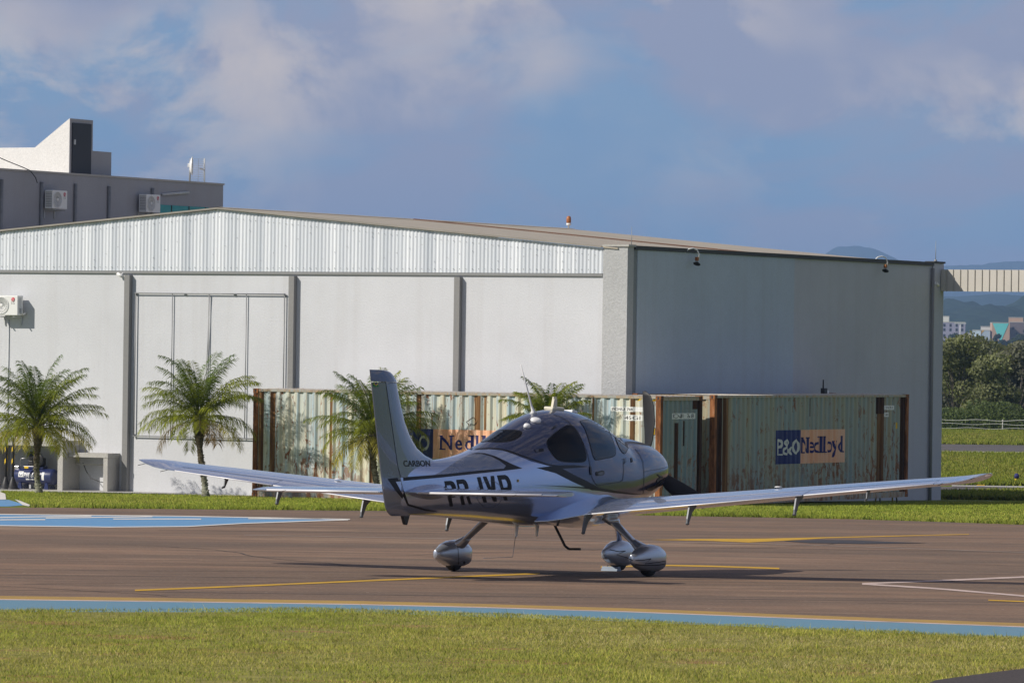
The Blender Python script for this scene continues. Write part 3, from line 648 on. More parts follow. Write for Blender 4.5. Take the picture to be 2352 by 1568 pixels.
    for sg in (1, -1):
        f = pant(.12, sg*1.325); pants.append(f)
        if sg < 0 or True:
            for pts, mt in (([(-.49, .298), (-.2, .30), (-.2, .306), (-.49, .306)], 'seam'),): pass
        rg = []
        for u in frange(0, 1, 8):
            y = .80+(1.25-.80)*u; z = .70+(.31-.70)*u; c = .120-.035*u; th = .034-.008*u; x = .10
            rg.append([(x+c*math.cos(a), sg*(y+th*math.sin(a)*.72), z+th*math.sin(a)*.68) for a in frange(0, 2*PI, 16)[:-1]])
        MB().loft(rg).build('gear_leg', MAT['silver_satin'], root)
        rg = []
        for u in frange(0, 1, 4):
            y = .78+.10*u; z = .74-.11*u; k = 1-.5*u
            rg.append([(.08+.24*k*math.cos(a), sg*(y+.07*k*math.sin(a)), z+.05*k*math.sin(a)) for a in frange(0, 2*PI, 16)[:-1]])
        MB().loft(rg).build('leg_fairing', MAT['silver_satin'], root)
        rg = []
        for u in frange(0, 1, 4):
            y = 1.13+.12*u; z = .415-.09*u; k = .62+.55*u
            rg.append([(.11+.13*k*math.cos(a), sg*(y+.04*k*math.sin(a)), z+.045*k*math.sin(a)) for a in frange(0, 2*PI, 16)[:-1]])
        MB().loft(rg).build('leg_fairing', MAT['silver_satin'], root)
    pants.append(pant(2.09, 0, .92))
    MB().tube([(2.12, 0, .34), (1.95, 0, .82)], [.035, .04], 10).build('nose_leg', MAT['silver'], root)
    P2 = zr(1360, 1400, 2321/1480)
    pb = fin_bvh(pants)
    for pts in ([(1852, 1318), (1900, 1316), (1950, 1306)], [(1950, 1306), (1912, 1338), (2000, 1328), (2050, 1318)], [(1852, 1342), (1920, 1348), (1990, 1347), (2050, 1338)], [(1690, 1250), (1750, 1262), (1790, 1258)], [(1790, 1258), (1735, 1282), (1800, 1300), (1838, 1318)]):
        image_decal('trim_line', strip2(P2, pts, 1.6), pb, MAT['stripe'], pants[1] if pts[0][0] > 1840 else pants[2], .004, 3)
    for pts, w_ in (([(735, 1222), (741, 1260), (743, 1300), (741, 1345)], .8),):
        image_decal('fairing_seam', strip2(P2, pts, w_), pb, MAT['seam'], pants[0], .004, 4)
    image_decal('axle_hole', tess([P2(778+7*math.cos(a), 1330+9*math.sin(a)) for a in frange(0, 2*PI, 14)[:-1]]), pb, MAT['seam'], pants[0], .004, 4)
    # ---- propeller
    hub = Vector((2.93, 0, 1.285)); pr = empty('propeller'); pr.parent = root; pr.location = hub
    MB().lathe([(.0, .27), (.03, .262), (.07, .225), (.11, .15), (.135, .06), (.14, -.02), (.135, -.08)], 28, 0, Matrix.Rotation(PI/2, 4, 'Y')).build('spinner', MAT['silver_dark'], pr)
    for k in range(3):
        a = math.radians(2+120*k)
        rg = []
        for u in frange(0, 1, 14):
            r = .10+.89*u; ch = np.interp(u, [0, .1, .3, .55, .8, .93, 1], [.05, .08, .14, .17, .145, .105, .04])*1.32; tw = math.radians(60-42*u); sw = .055-.40*ch; th = .024*(1-.75*u)
            ring = []
            for w in frange(0, 2*PI, 12)[:-1]:
                c_ = ch/2*math.cos(w); t_ = th*math.sin(w)
                # chord lies in the disc (local y) twisted towards the axis (local x)
                ring.append((c_*math.sin(tw)*.8+t_*math.cos(tw), sw+c_*math.cos(tw*.55)-t_*math.sin(tw), r))
            rg.append(ring)
        MB().loft(rg, M=Matrix.Rotation(-a, 4, 'X')).build('blade', MAT['propblack'], pr)
    # ---- chock at the nose wheel
    ch = empty('wheel_chock', M=PM @ Matrix.Translation((1.84, -.02, 0)), label='low pale blue chock tucked behind the nose wheel', cat='chock')
    MB().prism([(-.08, .004), (.06, .004), (.015, .06), (-.045, .06)], -.11, .11).build('wedge', simple('pale_blue_chock', (.20, .25, .32), .6), ch)
    MB().tube([(-.015, -.05, .06), (-.015, -.05, .072), (-.015, .05, .072), (-.015, .05, .06)], .006, 6).build('rope_handle', MAT['black'], ch)
    return root
# ================================================================== HANGAR AND BUILDINGS
PHI = math.radians(28.2)
DV = Vector((math.cos(PHI), -math.sin(PHI), 0)); EV = Vector((math.sin(PHI), math.cos(PHI), 0)); P0 = Vector((-5.35, 134.4, 0)); ZB = -1.40
HM = Matrix.Translation(P0+Vector((0, 0, ZB))) @ Matrix.Rotation(-PHI, 4, 'Z')      # x along the gable, y into the hangar, z up
HMI = HM.inverted()
def on_gable(px, py, u=0.0):
    """point of the plane y=u of the hangar's own frame on a line of sight -> (t, z)"""
    o = HMI @ CAMP; d = HMI.to_3x3() @ ray(px, py); k = (u-o.y)/d.y; p = o+d*k; return p.x, p.z
def on_side(px, py, t=9.537):
    o = HMI @ CAMP; d = HMI.to_3x3() @ ray(px, py); k = (t-o.x)/d.x; p = o+d*k; return p.y, p.z
TL, TR, TP, UD = -12.6, 9.537, -3.17, 21.1
TC = on_gable(1384, 700, -.06)[0]
ZBAND, ZPK, ZEV = 6.15, 7.89, 6.79
def roof_z(t): return ZPK-abs(t-TP)*(ZPK-ZEV)/(TR-TP)
def wave_sheet(mb, x0, x1, ztop, zbot, y, pitch, amp, step=5, mi=0):
    n = int((x1-x0)/pitch*step); vs = []; fs = []
    for i in range(n+1):
        x = x0+(x1-x0)*i/n; k = x/pitch; off = -amp*math.cos(2*PI*k)-(.010 if (int(x/.86) % 2) else 0)
        vs += [(x, y+off, zbot(x)), (x, y+off, ztop(x))]
    for i in range(n): fs.append((2*i, 2*i+2, 2*i+3, 2*i+1))
    mb.add(vs, fs, mi, True)
def build_hangar():
    M = MAT
    r = empty('hangar', M=HM, label='long hangar with white corrugated gable band, tan roof and shaded grey side wall', cat='hangar')
    # gable wall, its slab behind it and the closed rear
    MB().prism([(TL, -.8), (TC, -.8), (TC, ZBAND), (TL, ZBAND)], 0, .25).build('gable_wall', M['plaster'], r)
    mb = MB(); mb.prism([(TL, ZBAND), (TC, ZBAND), (TC, roof_z(TC)-.03), (TP, ZPK-.03), (TL, roof_z(TL)-.03)], .02, .2); mb.build('gable_backing', M['plaster_dark'], r)
    mb = MB(); wave_sheet(mb, TL, TC-.015, lambda x: roof_z(x)-.015, lambda x: ZBAND+.02, -.03, .115, .014)
    clad = mb
    MB().box(TL, TC-.02, -.052, -.003, ZBAND-.055, ZBAND+.015).build('cladding_flashing', M['ac_grey'], r)
    # bolts in rows on the sheets, one mesh with the sheets they hold
    mb = clad
    for i in range(110):
        x = TL+.1+i*.195
        if x > TC-.1: break
        for z in (ZBAND+.12, roof_z(x)-.22): mb.box(x-.009, x+.009, -.06, -.05, z-.009, z+.009, 1)
        z = ZBAND+.3+((x*.55) % 1.0)*(roof_z(x)-ZBAND-.6)
        if i % 2: mb.box(x-.008, x+.008, -.06, -.05, z-.008, z+.008, 1)
    mb.build('gable_cladding', [M['cladding'], M['pipe']], r, fix=False)
    # pilasters
    for px in (298.5, 676, 1056):
        t, z = on_gable(px, 640); w = .085
        MB().box(t-w, t+w, -.16, -.002, -.8, ZBAND-.10).build('pilaster', M['pilaster'], r)
    # corner pillar
    MB().box(TC, TR+.0, -.06, .30, -.8, ZEV+.09).build('corner_pillar', M['plaster_grey'], r)
    mb = MB(); mb.box(TC-.01, TR+.05, -.10, .34, ZEV+.092, ZEV+.15); mb.build('pillar_coping', M['concrete'], r)
    # side wall: dark strip, two panels, end pillar
    MB().box(TR-.25, TR-.03, .302, .54, -.8, ZEV+.02).build('side_strip', M['plaster_dark'], r)
    useam = on_side(1824, 700)[0]
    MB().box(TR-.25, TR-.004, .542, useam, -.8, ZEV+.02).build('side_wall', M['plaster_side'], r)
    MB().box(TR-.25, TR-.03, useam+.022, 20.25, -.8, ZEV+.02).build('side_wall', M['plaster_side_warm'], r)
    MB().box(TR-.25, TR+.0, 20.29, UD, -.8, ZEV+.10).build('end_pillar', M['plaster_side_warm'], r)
    MB().box(TR-.27, TR+.04, .345, 20.28, ZEV+.022, ZEV+.13).build('side_coping', M['cap'], r)
    MB().box(TR-.27, TR+.04, 20.285, UD+.03, ZEV+.102, ZEV+.16).build('side_coping', M['cap'], r)
    MB().box(TL, TR-.26, UD-.25, UD-.003, -.8, ZEV-.1).build('rear_wall', M['plaster'], r)
    MB().box(TL, TL+.2, .26, UD-.26, -.8, roof_z(TL)-.1).build('far_side_wall', M['plaster'], r)
    # roof: two pitches of tan sheet with lapped seams
    for a, b, nm in ((TP, TR-.28, 'roof'), (TL-.1, TP, 'roof')):
        mb = MB(); n = 1
        z0, z1 = roof_z(a), roof_z(b)
        mb.add([(a, -.10, z0), (b, -.10, z1), (b, UD+.05, z1), (a, UD+.05, z0), (a, -.10, z0+.035), (b, -.10, z1+.035), (b, UD+.05, z1+.035), (a, UD+.05, z0+.035)], [(0, 3, 2, 1), (4, 5, 6, 7), (0, 1, 5, 4), (1, 2, 6, 5), (2, 3, 7, 6), (3, 0, 4, 7)])
        ro = mb.build(nm, M['roof'], r)
        if a == TP:
            m2 = MB()
            for u, w in ((10.4, .05),):
                for i in range(24):
                    ta, tb = TP+.3+i*.5, TP+.3+(i+1)*.5
                    k = .02+.03*random.random()
                    m2.add([(ta, u-k, roof_z(ta)+.04), (tb, u-k, roof_z(tb)+.04), (tb, u+k, roof_z(tb)+.075), (ta, u+k, roof_z(ta)+.075)], [(0, 1, 2, 3)])
            m2.build('roof_seam', M['rust_line'], ro)
    mb = MB()   # barge flashing along both gable edges, and ridge cap
    for a, b in ((TL, TP), (TP, TC-.02)):
        mb.add([(a, -.13, roof_z(a)-.005), (b, -.13, roof_z(b)-.005), (b, -.102, roof_z(b)-.005), (a, -.102, roof_z(a)-.005), (a, -.13, roof_z(a)+.042), (b, -.13, roof_z(b)+.042), (b, -.102, roof_z(b)+.042), (a, -.102, roof_z(a)+.042)], [(0, 3, 2, 1), (4, 5, 6, 7), (0, 1, 5, 4), (1, 2, 6, 5), (2, 3, 7, 6), (3, 0, 4, 7)])
    mb.build('barge_flashing', M['barge'], r)
    mb = MB(); mb.add([(TP-.2, -.09, roof_z(TP-.2)+.045), (TP, -.09, ZPK+.06), (TP+.2, -.09, roof_z(TP+.2)+.045), (TP-.2, UD, roof_z(TP-.2)+.045), (TP, UD, ZPK+.06), (TP+.2, UD, roof_z(TP+.2)+.045)], [(0, 1, 4, 3), (1, 2, 5, 4)])
    mb.build('ridge_cap', M['roof'], r, fix=False)
    # downpipe on the side wall's end
    MB().tube([(TR+.045, 20.17, -.3), (TR+.045, 20.17, ZEV-.05)], .05, 10).build('downpipe', M['pilaster'], r)
    # sliding-door header that runs past the far corner
    mb = MB(); x0 = TR+.02
    zt, zb_ = on_gable(2260, 619.5, UD-.2)[1], on_gable(2260, 669.5, UD-.2)[1]
    n = 22
    prof = []
    for i in range(n):
        a = x0+i*.235
        prof += [(a, 0), (a+.150, 0), (a+.160, .035), (a+.205, .035), (a+.215, 0)]
    vs = []; fs = []
    for x, y in prof: vs += [(x, UD-.25+y, zb_), (x, UD-.25+y, zt)]
    for i in range(len(prof)-1): fs.append((2*i, 2*i+2, 2*i+3, 2*i+1))
    mb.add(vs, fs); xe = prof[-1][0]
    mb.box(x0, xe, UD-.20, UD+.30, zb_+.01, zt-.01)
    mb.build('door_header', M['beam'], r)
    # paved strip at the foot of the gable
    return r
def frame_children(): pass
def build_wall_items():
    M = MAT
    # pipe frame on the gable wall
    t0, z1 = on_gable(312, 673, -.06); t1, z0 = on_gable(649, 1009, -.06); z1 = (z1+on_gable(649, 676, -.06)[1])/2
    fr = empty('pipe_frame', M=HM @ Matrix.Translation((t0, -.06, z0)), label='thin grey rectangular pipe frame with three uprights fixed on the gable wall', cat='pipe frame')
    w, h = t1-t0, z1-z0; rr = .017
    for x in (0, w): MB().tube([(x, 0, -.03), (x, 0, h+.03)], rr, 8).build('side_upright', M['pipe'], fr)
    for z in (0, h): MB().tube([(-.03, -.01, z), (w+.03, -.01, z)], rr, 8).build('cross_rail', M['pipe'], fr)
    for px in (394, 478, 564): x = on_gable(px, 800, -.06)[0]-t0; MB().tube([(x, .01, 0), (x, .01, h)], rr*.8, 8).build('inner_upright', M['pipe'], fr)
    x = on_gable(478, 800, -.06)[0]-t0; MB().tube([(x+.02, .0, h), (x-.05, .02, h*.5), (x-.04, .02, .1)], .01, 6).build('cable', M['pipe'], fr)
    mb = MB()
    for z in (.03, h-.03):
        for x in (0, w/3, w*2/3, w): mb.box(x-.03, x+.03, .012, .058, z-.02, z+.02)
    mb.build('wall_clip', M['pipe'], fr)
    # outdoor air conditioner
    def aircon(Mx, label, flip=False):
        a = empty('air_conditioner', M=Mx, label=label, cat='air conditioner', group='outdoor air conditioner units on walls')
        W, H, Dp = .80, .555, .28      # front faces -y, origin bottom middle of the back
        MB().bbox(-W/2, W/2, -Dp, 0, 0, H, .012).build('casing', M['ac_white'], a)
        fx = -.14
        MBr = Matrix.Translation((fx, -Dp-.002, H*.5)) @ Matrix.Rotation(PI/2, 4, 'X')
        MB().lathe([(.245, 0), (.245, .012), (.225, .014), (.222, .004)], 36, 0, MBr).build('fan_ring', M['ac_white'], a)
        MB().lathe([(0, .001), (.222, .001), (.222, .003), (0, .003)], 36, 0, MBr).build('fan_recess', M['ac_grey'], a)
        g = MB()
        for k in range(22):
            w = 2*PI*k/22; g.tube([(.05*math.cos(w), .05*math.sin(w), .012), (.14*math.cos(w+.18), .14*math.sin(w+.18), .014), (.224*math.cos(w+.45), .224*math.sin(w+.45), .012)], .0035, 5, 0, MBr)
        for rr_ in (.10, .16, .2): g.tube([(rr_*math.cos(b), rr_*math.sin(b), .012) for b in frange(0, 2*PI, 30)], .003, 5, 0, MBr)
        g.build('fan_grille', M['pipe_pale'], a)
        MB().lathe([(0, .019), (.04, .018), (.052, .012), (.052, .005)], 20, 0, MBr).build('fan_hub', M['ac_white'], a)
        # red round emblem and letters
        lx, lz = .25, H*.80
        MBe = Matrix.Translation((lx, -Dp-.002, lz)) @ Matrix.Rotation(PI/2, 4, 'X')
        MB().lathe([(0, .003), (.062, .003), (.062, 0)], 28, 0, MBe).build('round_emblem', M['red'], a)
        e = MB(); e.tube([(.042*math.cos(b), .042*math.sin(b), .005) for b in frange(PI/2, 2*PI, 18)]+[(.015, 0, .005)], .005, 5, 0, MBe); e.tube([(-.008, .02, .005), (-.008, -.016, .005), (.010, -.016, .005)], .004, 5, 0, MBe)
        e.build('emblem_line', M['ac_white'], a)
        g = norm_geo(text_geo('LG', 1, .0), lx-.055, lx+.055, H*.56, H*.56+.08)
        MB().add([(x, -Dp-.004, z) for x, z in g[0]], g[1]).build('lettering', M['ac_grey'], a, fix=False)
        s = MB()
        for i in range(9): s.box(-W/2-.004, -W/2+.001, -Dp+.03, -.03, .06+i*.05, .075+i*.05)
        for y in frange(-Dp+.03, -.03, 5): s.box(-W/2-.005, -W/2+.001, y-.003, y+.003, .05, H-.05)
        s.build('side_grille', M['ac_white'], a)
        MB().box(-W/2-.002, -W/2+.0005, -Dp+.025, -.025, .05, H-.05).build('side_recess', M['ac_grey'], a)
        s = MB(); s.box(W/2-.001, W/2+.004, -Dp+.05, -.09, .06, H-.06); s.bbox(W/2+.003, W/2+.06, -.16, -.08, .04, .2, .01)
        s.build('valve_cover', M['pipe_pale'], a)
        MB().tube([(W/2+.03, -.12, .06), (W/2+.06, -.06, .03), (W/2+.05, .06, .08)], .02, 8).build('refrigerant_hose', M['white'], a)
        b = MB()
        for x in (-.28, .28): b.prism([(-Dp-.03, -.03), (.11, -.03), (.11, -.28), (.085, -.28), (.08, -.055), (-Dp-.03, -.045)], x-.018, x+.018, 'x')
        b.build('wall_bracket', M['pipe_pale'], a)
        return a
    t, z = on_gable(26, 724, -.12)
    aircon(HM @ Matrix.Translation((t, -.13, z)), 'white outdoor air conditioner on the sunlit gable wall above the palm')
    RS = Matrix.Rotation(PI/2, 4, 'Z')       # faces +x of the hangar frame
    TB = -13.9
    for (px, py), lb in (((131, 480), 'shaded outdoor air conditioner on the grey upper wall, between two vertical pipes'), ((346, 488), 'shaded outdoor air conditioner beside the teal window under the roof ridge')):
        u, z = on_side(px, py, TB+.3)
        aircon(HM @ Matrix.Translation((TB+.12, u, z)) @ RS, lb)
    t, z = on_gable(20, 733, -.03); MB().tube([(t, 0, z), (t, 0, .6)], .014, 8).build('conduit', M['pipe_pale'], empty('wall_conduit', M=HM @ Matrix.Translation((0, -.02, 0)), label='thin pale conduit running down the gable wall below the air conditioner', cat='conduit'))
    # security cameras
    def seccam(Mx, label):
        c = empty('security_camera', M=Mx, label=label, cat='security camera', group='security cameras on the hangar')
        MB().tube([(0, 0, 0), (0, -.08, 0), (0, -.12, -.03)], .018, 8).build('mount', M['white'], c)
        MB().lathe([(0, -.1), (.045, -.1), (.045, .1), (.036, .1), (.03, .085), (0, .085)], 16, 0, Matrix.Translation((-.04, -.14, -.05)) @ Matrix.Rotation(-1.15, 4, 'Y')).build('camera_body', M['white'], c)
        return c
    t, z = on_gable(285, 628, 0); seccam(HM @ Matrix.Translation((t, -.003, z)), 'small white security camera under the corrugated band beside the left pilaster')
    u, z = on_side(2143, 649, TR); seccam(HM @ Matrix.Translation((TR+.01, u, z)) @ RS, 'small grey security camera high on the shaded far corner of the hangar')
    # swan-neck lamps
    for k, (px, py, lb) in enumerate(((1585, 590, 'curved white swan neck lamp nearer the propeller on the shaded side wall'), (2019, 607, 'curved white swan neck lamp near the far end of the shaded side wall'))):
        u, z = on_side(px, py, TR)
        L = empty('wall_lamp', M=HM @ Matrix.Translation((TR, u, z)) @ RS @ Matrix.Scale(.85, 4), label=lb, cat='wall lamp', group='swan neck lamps on the side wall')
        MB().tube([(-.36, .02, .12), (-.25, -.06, .24), (-.10, -.16, .28), (.02, -.24, .22), (.09, -.28, .08), (.09, -.27, -.08)], .022, 8).build('swan_neck', M['white'], L)
        MB().bbox(-.055, .055, -.29, -.19, -.13, .0, .02).build('lamp_holder', M['rust'], L)
        MB().lathe([(.03, 0), (.12, -.07), (.115, -.08), (.02, -.01)], 20, 0, Matrix.Translation((.0, -.26, -.16)) @ Matrix.Rotation(.5, 4, 'Y')).build('lamp_shade', M['black'], L)
    # lightning rods
    for px, py0, py1, t_, lb in ((1450.5, 574, 521, TR-.1, 'thin lightning rod standing on the near corner of the hangar'), (2149, 600, 553, TR-.1, 'thin lightning rod standing on the far corner of the hangar')):
        u, z = on_side(px, py0, t_); z2 = on_side(px, py1, t_)[1]
        o_ = empty('lightning_rod', M=HM @ Matrix.Translation((t_, u, z)), label=lb, cat='lightning rod', group='lightning rods on the hangar')
        MB().tube([(0, 0, 0), (0, 0, z2-z)], [.012, .005], 6).build('rod', M['pipe'], o_); MB().lathe([(.05, -.02), (.05, .03), (.02, .06)], 12).build('rod_base', M['pipe'], o_)
    # obstruction light on the ridge
    o_ = empty('beacon', M=HM @ Matrix.Translation((TP+.1, UD-.4, ZPK+.05)), label='orange beacon on a short white stem on the roof ridge', cat='beacon')
    MB().lathe([(.025, 0), (.025, .08), (.075, .10), (.075, .16), (.03, .16)], 16).build('stem', M['white'], o_)
    MB().lathe([(.065, .16), (.075, .20), (.075, .32), (.055, .37), (0, .39)], 18).build('lens', M['orange'], o_)
    o_ = None
def build_back_building():
    M = MAT; TB = -13.9; u0, u1 = 2.0, on_side(512.5, 450, TB)[0]
    zt = on_side(512.5, 421.5, TB)[1]
    b = empty('office_building', M=HM @ Matrix.Translation((TB, 0, 0)), label='flat roofed grey building behind the hangar with a white stair tower on top', cat='building')
    MB().box(-13, 0, u0, u1, -.8, zt-.06).build('wall', M['plaster_back'], b)
    MB().box(-13.03, .03, u0-.03, u1+.03, zt-.058, zt).build('coping', M['concrete'], b)
    for px, y0 in ((1, 412), (93, 418), (171, 422), (248, 428), (348, 432)):
        u, z = on_side(px, y0, TB); MB().tube([(.05, u, 3), (.05, u, z)], .055, 8).build('vent_pipe', M['pipe'], b)
    u, z = on_side(370, 447, TB); u2, z2 = on_side(430, 442, TB)
    MB().tube([(.05, u, z), (.05, u2, z2)], .045, 8).build('horizontal_pipe', M['pipe_pale'], b)
    ua, za = on_side(366, 471, TB); ub, zb_ = on_side(478, 480, TB)
    f = MB(); zt_ = on_side(366, 470, TB)[1]
    f.box(.002, .03, ua, ub, zt_-1.3, zt_); f.build('window', M['teal'], b)
    m = MB()
    for px in (392, 432, 470): u = on_side(px, 478, TB)[0]; m.box(.03, .045, u-.02, u+.02, zt_-1.3, zt_)
    m.build('window_bar', M['black'], b)
    # stair tower: sunlit front, side greyed to paint its shade, dark door, lower tank room beside it
    tp = -.5
    ux, zx = on_side(160, 272, TB+tp); uy = on_side(213, 276, TB+tp)[0]; uz, zl = on_side(256, 350, TB+tp)
    def fr(px, py):
        t_, z_ = on_gable(px, py, ux); return t_-TB, z_
    pa = fr(80, 339); pb = fr(-40, 340)
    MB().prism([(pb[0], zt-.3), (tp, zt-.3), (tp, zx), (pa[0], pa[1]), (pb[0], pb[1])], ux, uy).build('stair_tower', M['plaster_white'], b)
    MB().box(tp-.001, tp+.012, ux+.001, uy, zt-.3, zx-.001).build('tower_side_shade', M['plaster_back'], b)  # grey sheet over the white tower's side, shade put into colour
    MB().box(-3.5, tp, uy+.003, uz, zt-.3, zl).build('tank_room', M['plaster_back'], b)
    da, dz = on_side(164.5, 282, TB+tp); db = on_side(207.5, 284, TB+tp)[0]
    d = MB().box(tp+.012, tp+.05, da, db, zt-.2, dz).build('door', M['door_dark'], b)
    MB().box(tp+.05, tp+.08, da+.06, da+.13, zt+.9, zt+1.05).build('handle', M['pipe_pale'], d)
    # aerials on the parapet
    def at_b(px, py): u, z = on_side(px, py, TB-.2); return (TB-.2, u, z)
    a = empty('dish_aerial', M=HM @ Matrix.Translation(at_b(436, 415)), label='round white dish aerial on a mast on the parapet of the grey building', cat='aerial')
    h = .62
    MB().tube([(0, 0, -.2), (0, 0, h)], .025, 8).build('mast', M['pipe'], a)
    MB().lathe([(0, 0), (.12, .012), (.22, .045), (.30, .09), (.295, .1), (.2, .06), (0, .015)], 28, 0, Matrix.Translation((.05, -.12, .46)) @ Matrix.Rotation(math.radians(-62), 4, 'Z') @ Matrix.Rotation(PI/2, 4, 'X') @ Matrix.Rotation(PI, 4, 'X')).build('dish', M['white'], a)
    MB().bbox(-.06, .06, -.06, .06, .42, .54, .015).build('feed_box', M['pipe_pale'], a)
    a = empty('grid_aerial', M=HM @ Matrix.Translation(at_b(470, 418)), label='clear grid aerial on a thin mast to the right of the round dish', cat='aerial')
    MB().tube([(0, 0, -.2), (0, -.02, .75)], .02, 8).build('mast', M['pipe_pale'], a)
    g = MB()
    for i in range(11):
        z = .02+i*.07; g.tube([(-.30+.0*i, -.45, z), (-.12, -.2, z), (-.05, 0, z)], .004, 5)
    for y, x in ((-.45, -.30), (-.2, -.12), (0, -.05)): g.tube([(x, y, .02), (x, y, .72)], .006, 5)
    g.build('grid_reflector', M['pipe_pale'], a)
    MB().tube([(-.05, -.02, .4), (.2, -.6, .4)], .025, 8).build('feed_arm', M['white'], a)
    a = empty('service_cable', M=HM, label='black cable looping over the parapet from upper left', cat='cable')
    pts = [on_side(x, y, TB+.25) for x, y in ((-20, 350), (25, 370), (60, 384), (78, 392), (90, 408), (94, 420))]
    MB().tube([(TB+.12, u, z) for u, z in pts], .014, 6).build('wire', M['black'], a)
    return b
# ================================================================== CONTAINERS
CP = .278
def corr(x, L):
    """depth of the corrugated sheet below the frame face"""
    if x < .17 or x > L-.17: return .045
    k = ((x-.17) % CP)/CP
    a, b, c, d = .30, .5, .80, 1.0
    if k < a: return .03
    if k < b: return .03+.046*(k-a)/(b-a)
    if k < c: return .076
    return .076-.046*(k-c)/(d-c)
def corr_x(L):
    xs = [.17]; i = 0
    while True:
        done = False
        for f in (.30, .5, .80, 1.0):
            x = .17+CP*(i+f)
            if x >= L-.17: done = True; break
            xs.append(x)
        if done: break
        i += 1
    return xs+[L-.17]
def build_container(Mx, label, paint, which):
    M = MAT; L, W, H = 12.19, 2.44, 2.896
    c = empty('shipping_container', M=Mx, label=label, cat='shipping container', group='rusty shipping containers beside the hangar')
    # posts (with their corner castings)
    for x in (0, L-.15):
        for y in (0, W-.15):
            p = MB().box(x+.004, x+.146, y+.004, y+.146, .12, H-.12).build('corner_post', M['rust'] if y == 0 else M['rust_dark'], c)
            for z in (0, H-.118):
                q = MB(); q.bbox(x-.004, x+.154, y-.004, y+.154, z, z+.118, .008)
                q.box(x+.05, x+.10, y-.006, y-.0045, z+.03, z+.09, 1); q.box((x+.1545 if x > 1 else x-.006), (x+.156 if x > 1 else x-.0045), y+.05, y+.10, z+.03, z+.09, 1)
                q.build('corner_casting', [M['rust'], M['black']], p)
    mb = MB()
    for y in (.02, W-.08): mb.box(.155, L-.155, y, y+.06, H-.075, H-.015); mb.box(.155, L-.155, y, y+.06, .0, .15)
    for x in (.02, L-.08): mb.box(x, x+.06, .155, W-.155, H-.12, H-.015); mb.box(x, x+.06, .155, W-.155, .0, .15)
    mb.build('frame_rail', M['rail_paint'], c)
    def sheet(length, place, name, mat, gap=.155):
        xs = [gap-.003]+corr_x(length)+[length-gap+.003]; vs = []; fs = []
        for x in xs:
            d = corr(min(max(x, .171), length-.171), length)
            vs += [place(x, d, .14), place(x, d, H-.07)]
        for i in range(len(xs)-1): fs.append((2*i, 2*i+2, 2*i+3, 2*i+1))
        return MB().add(vs, fs).build(name, mat, c, fix=False)
    side = sheet(L, lambda x, d, z: (x, d, z), 'side_panel', M[paint])
    sheet(L, lambda x, d, z: (x, W-d, z), 'side_panel', M[paint])
    endp = sheet(W, lambda x, d, z: (L-d, x, z), 'end_panel', M['container_shade_paint' if which == 1 else paint])  # shade painted into the first container's end panel
    sheet(W, lambda x, d, z: (d, x, z), 'end_panel', M[paint])
    # corrugated roof, ridges running across
    xs = corr_x(L); vs = []; fs = []
    for x in [.0]+xs+[L]:
        d = corr(min(max(x, .171), L-.171), L)
        vs += [(x, .03, H-.012-(d-.03)*.6), (x, W*.5, H+.008-(d-.03)*.6), (x, W-.03, H-.012-(d-.03)*.6)]
    for i in range(len(vs)//3-1):
        for k in (0, 1): fs.append((3*i+k, 3*i+3+k, 3*i+4+k, 3*i+1+k))
    MB().add(vs, fs).build('roof', M['container_roof_paint'], c, fix=False)
    MB().box(.16, L-.16, .16, W-.16, .15, .18).build('floor', M['rust_dark'], c)
    # paint and labels on the sheets
    def lay(parent, geo, mat, name, face='side', lift=.004):
        Ln = L if face == 'side' else W
        lo = min(v[0] for v in geo[0]); hi = max(v[0] for v in geo[0])
        g = cut_geo(geo, [x for x in corr_x(Ln) if lo < x < hi])
        pl = (lambda x, z: (x, corr(x, Ln)-lift, z)) if face == 'side' else (lambda x, z: (L-corr(x, Ln)+lift, x, z))
        mb = MB(); mb.add([pl(x, z) for x, z in g[0]], g[1]); return mb.build(name, mat, parent, fix=False)
    rect = lambda x0, x1, z0, z1: ([(x0, z0), (x1, z0), (x1, z1), (x0, z1)], [[0, 1, 2, 3]])
    def txt(parent, s, x0, x1, z0, z1, mat, off=0.0, face='side', lift=.007, name='lettering'):
        return lay(parent, norm_geo(serif_word(s) if s in ('P&O', 'Nedlloyd') else text_geo(s, 1, off), x0, x1, z0, z1), mat, name, face, lift)
    return c, side, endp, lay, rect, txt
GLYPHS = {'P': (.62, [(0, 0, .62)]), '&': (.95, []), 'O': (.72, []), 'N': (.80, [(-.06, 0, .38), (-.06, .93, .25), (.58, .93, .30)]), 'e': (.50, []), 'd': (.56, [(.26, .97, .3), (.42, 0, .24)]), 'l': (.30, [(-.04, .97, .25), (-.05, 0, .38)]), 'o': (.54, []), 'y': (.56, [(-.05, .66, .26), (.36, .66, .26)])}
HGT = {'e': (0, .72), 'o': (0, .72), 'y': (-.30, .72)}
def serif_word(word, gap=.13):
    """heavy slab-serif word: each letter thickened, with slabs at the stem ends -> 2-D geometry, cap height 1"""
    vs = []; fs = []; x = 0.0; extra = []
    for ch in word:
        w, sl = GLYPHS[ch]; lo, hi = HGT.get(ch, (0, 1.03 if ch in 'dl' else 1.0))
        g = norm_geo(text_geo(ch, 1, .0 if ch == '&' else .014), x, x+w if ch != 'l' else x+.20, lo, hi); n = len(vs); vs += g[0]; fs += [[i+n for i in f] for f in g[1]]
        for sx, sz, sw in sl: extra.append((x+sx, x+sx+sw, sz, sz+.085))
        x += w+gap if ch != 'l' else .22+gap+.06
    for a, b, z0, z1 in extra:
        n = len(vs); vs += [(a, z0), (b, z0), (b, z1), (a, z1)]; fs.append([n, n+1, n+2, n+3])
    return vs, fs
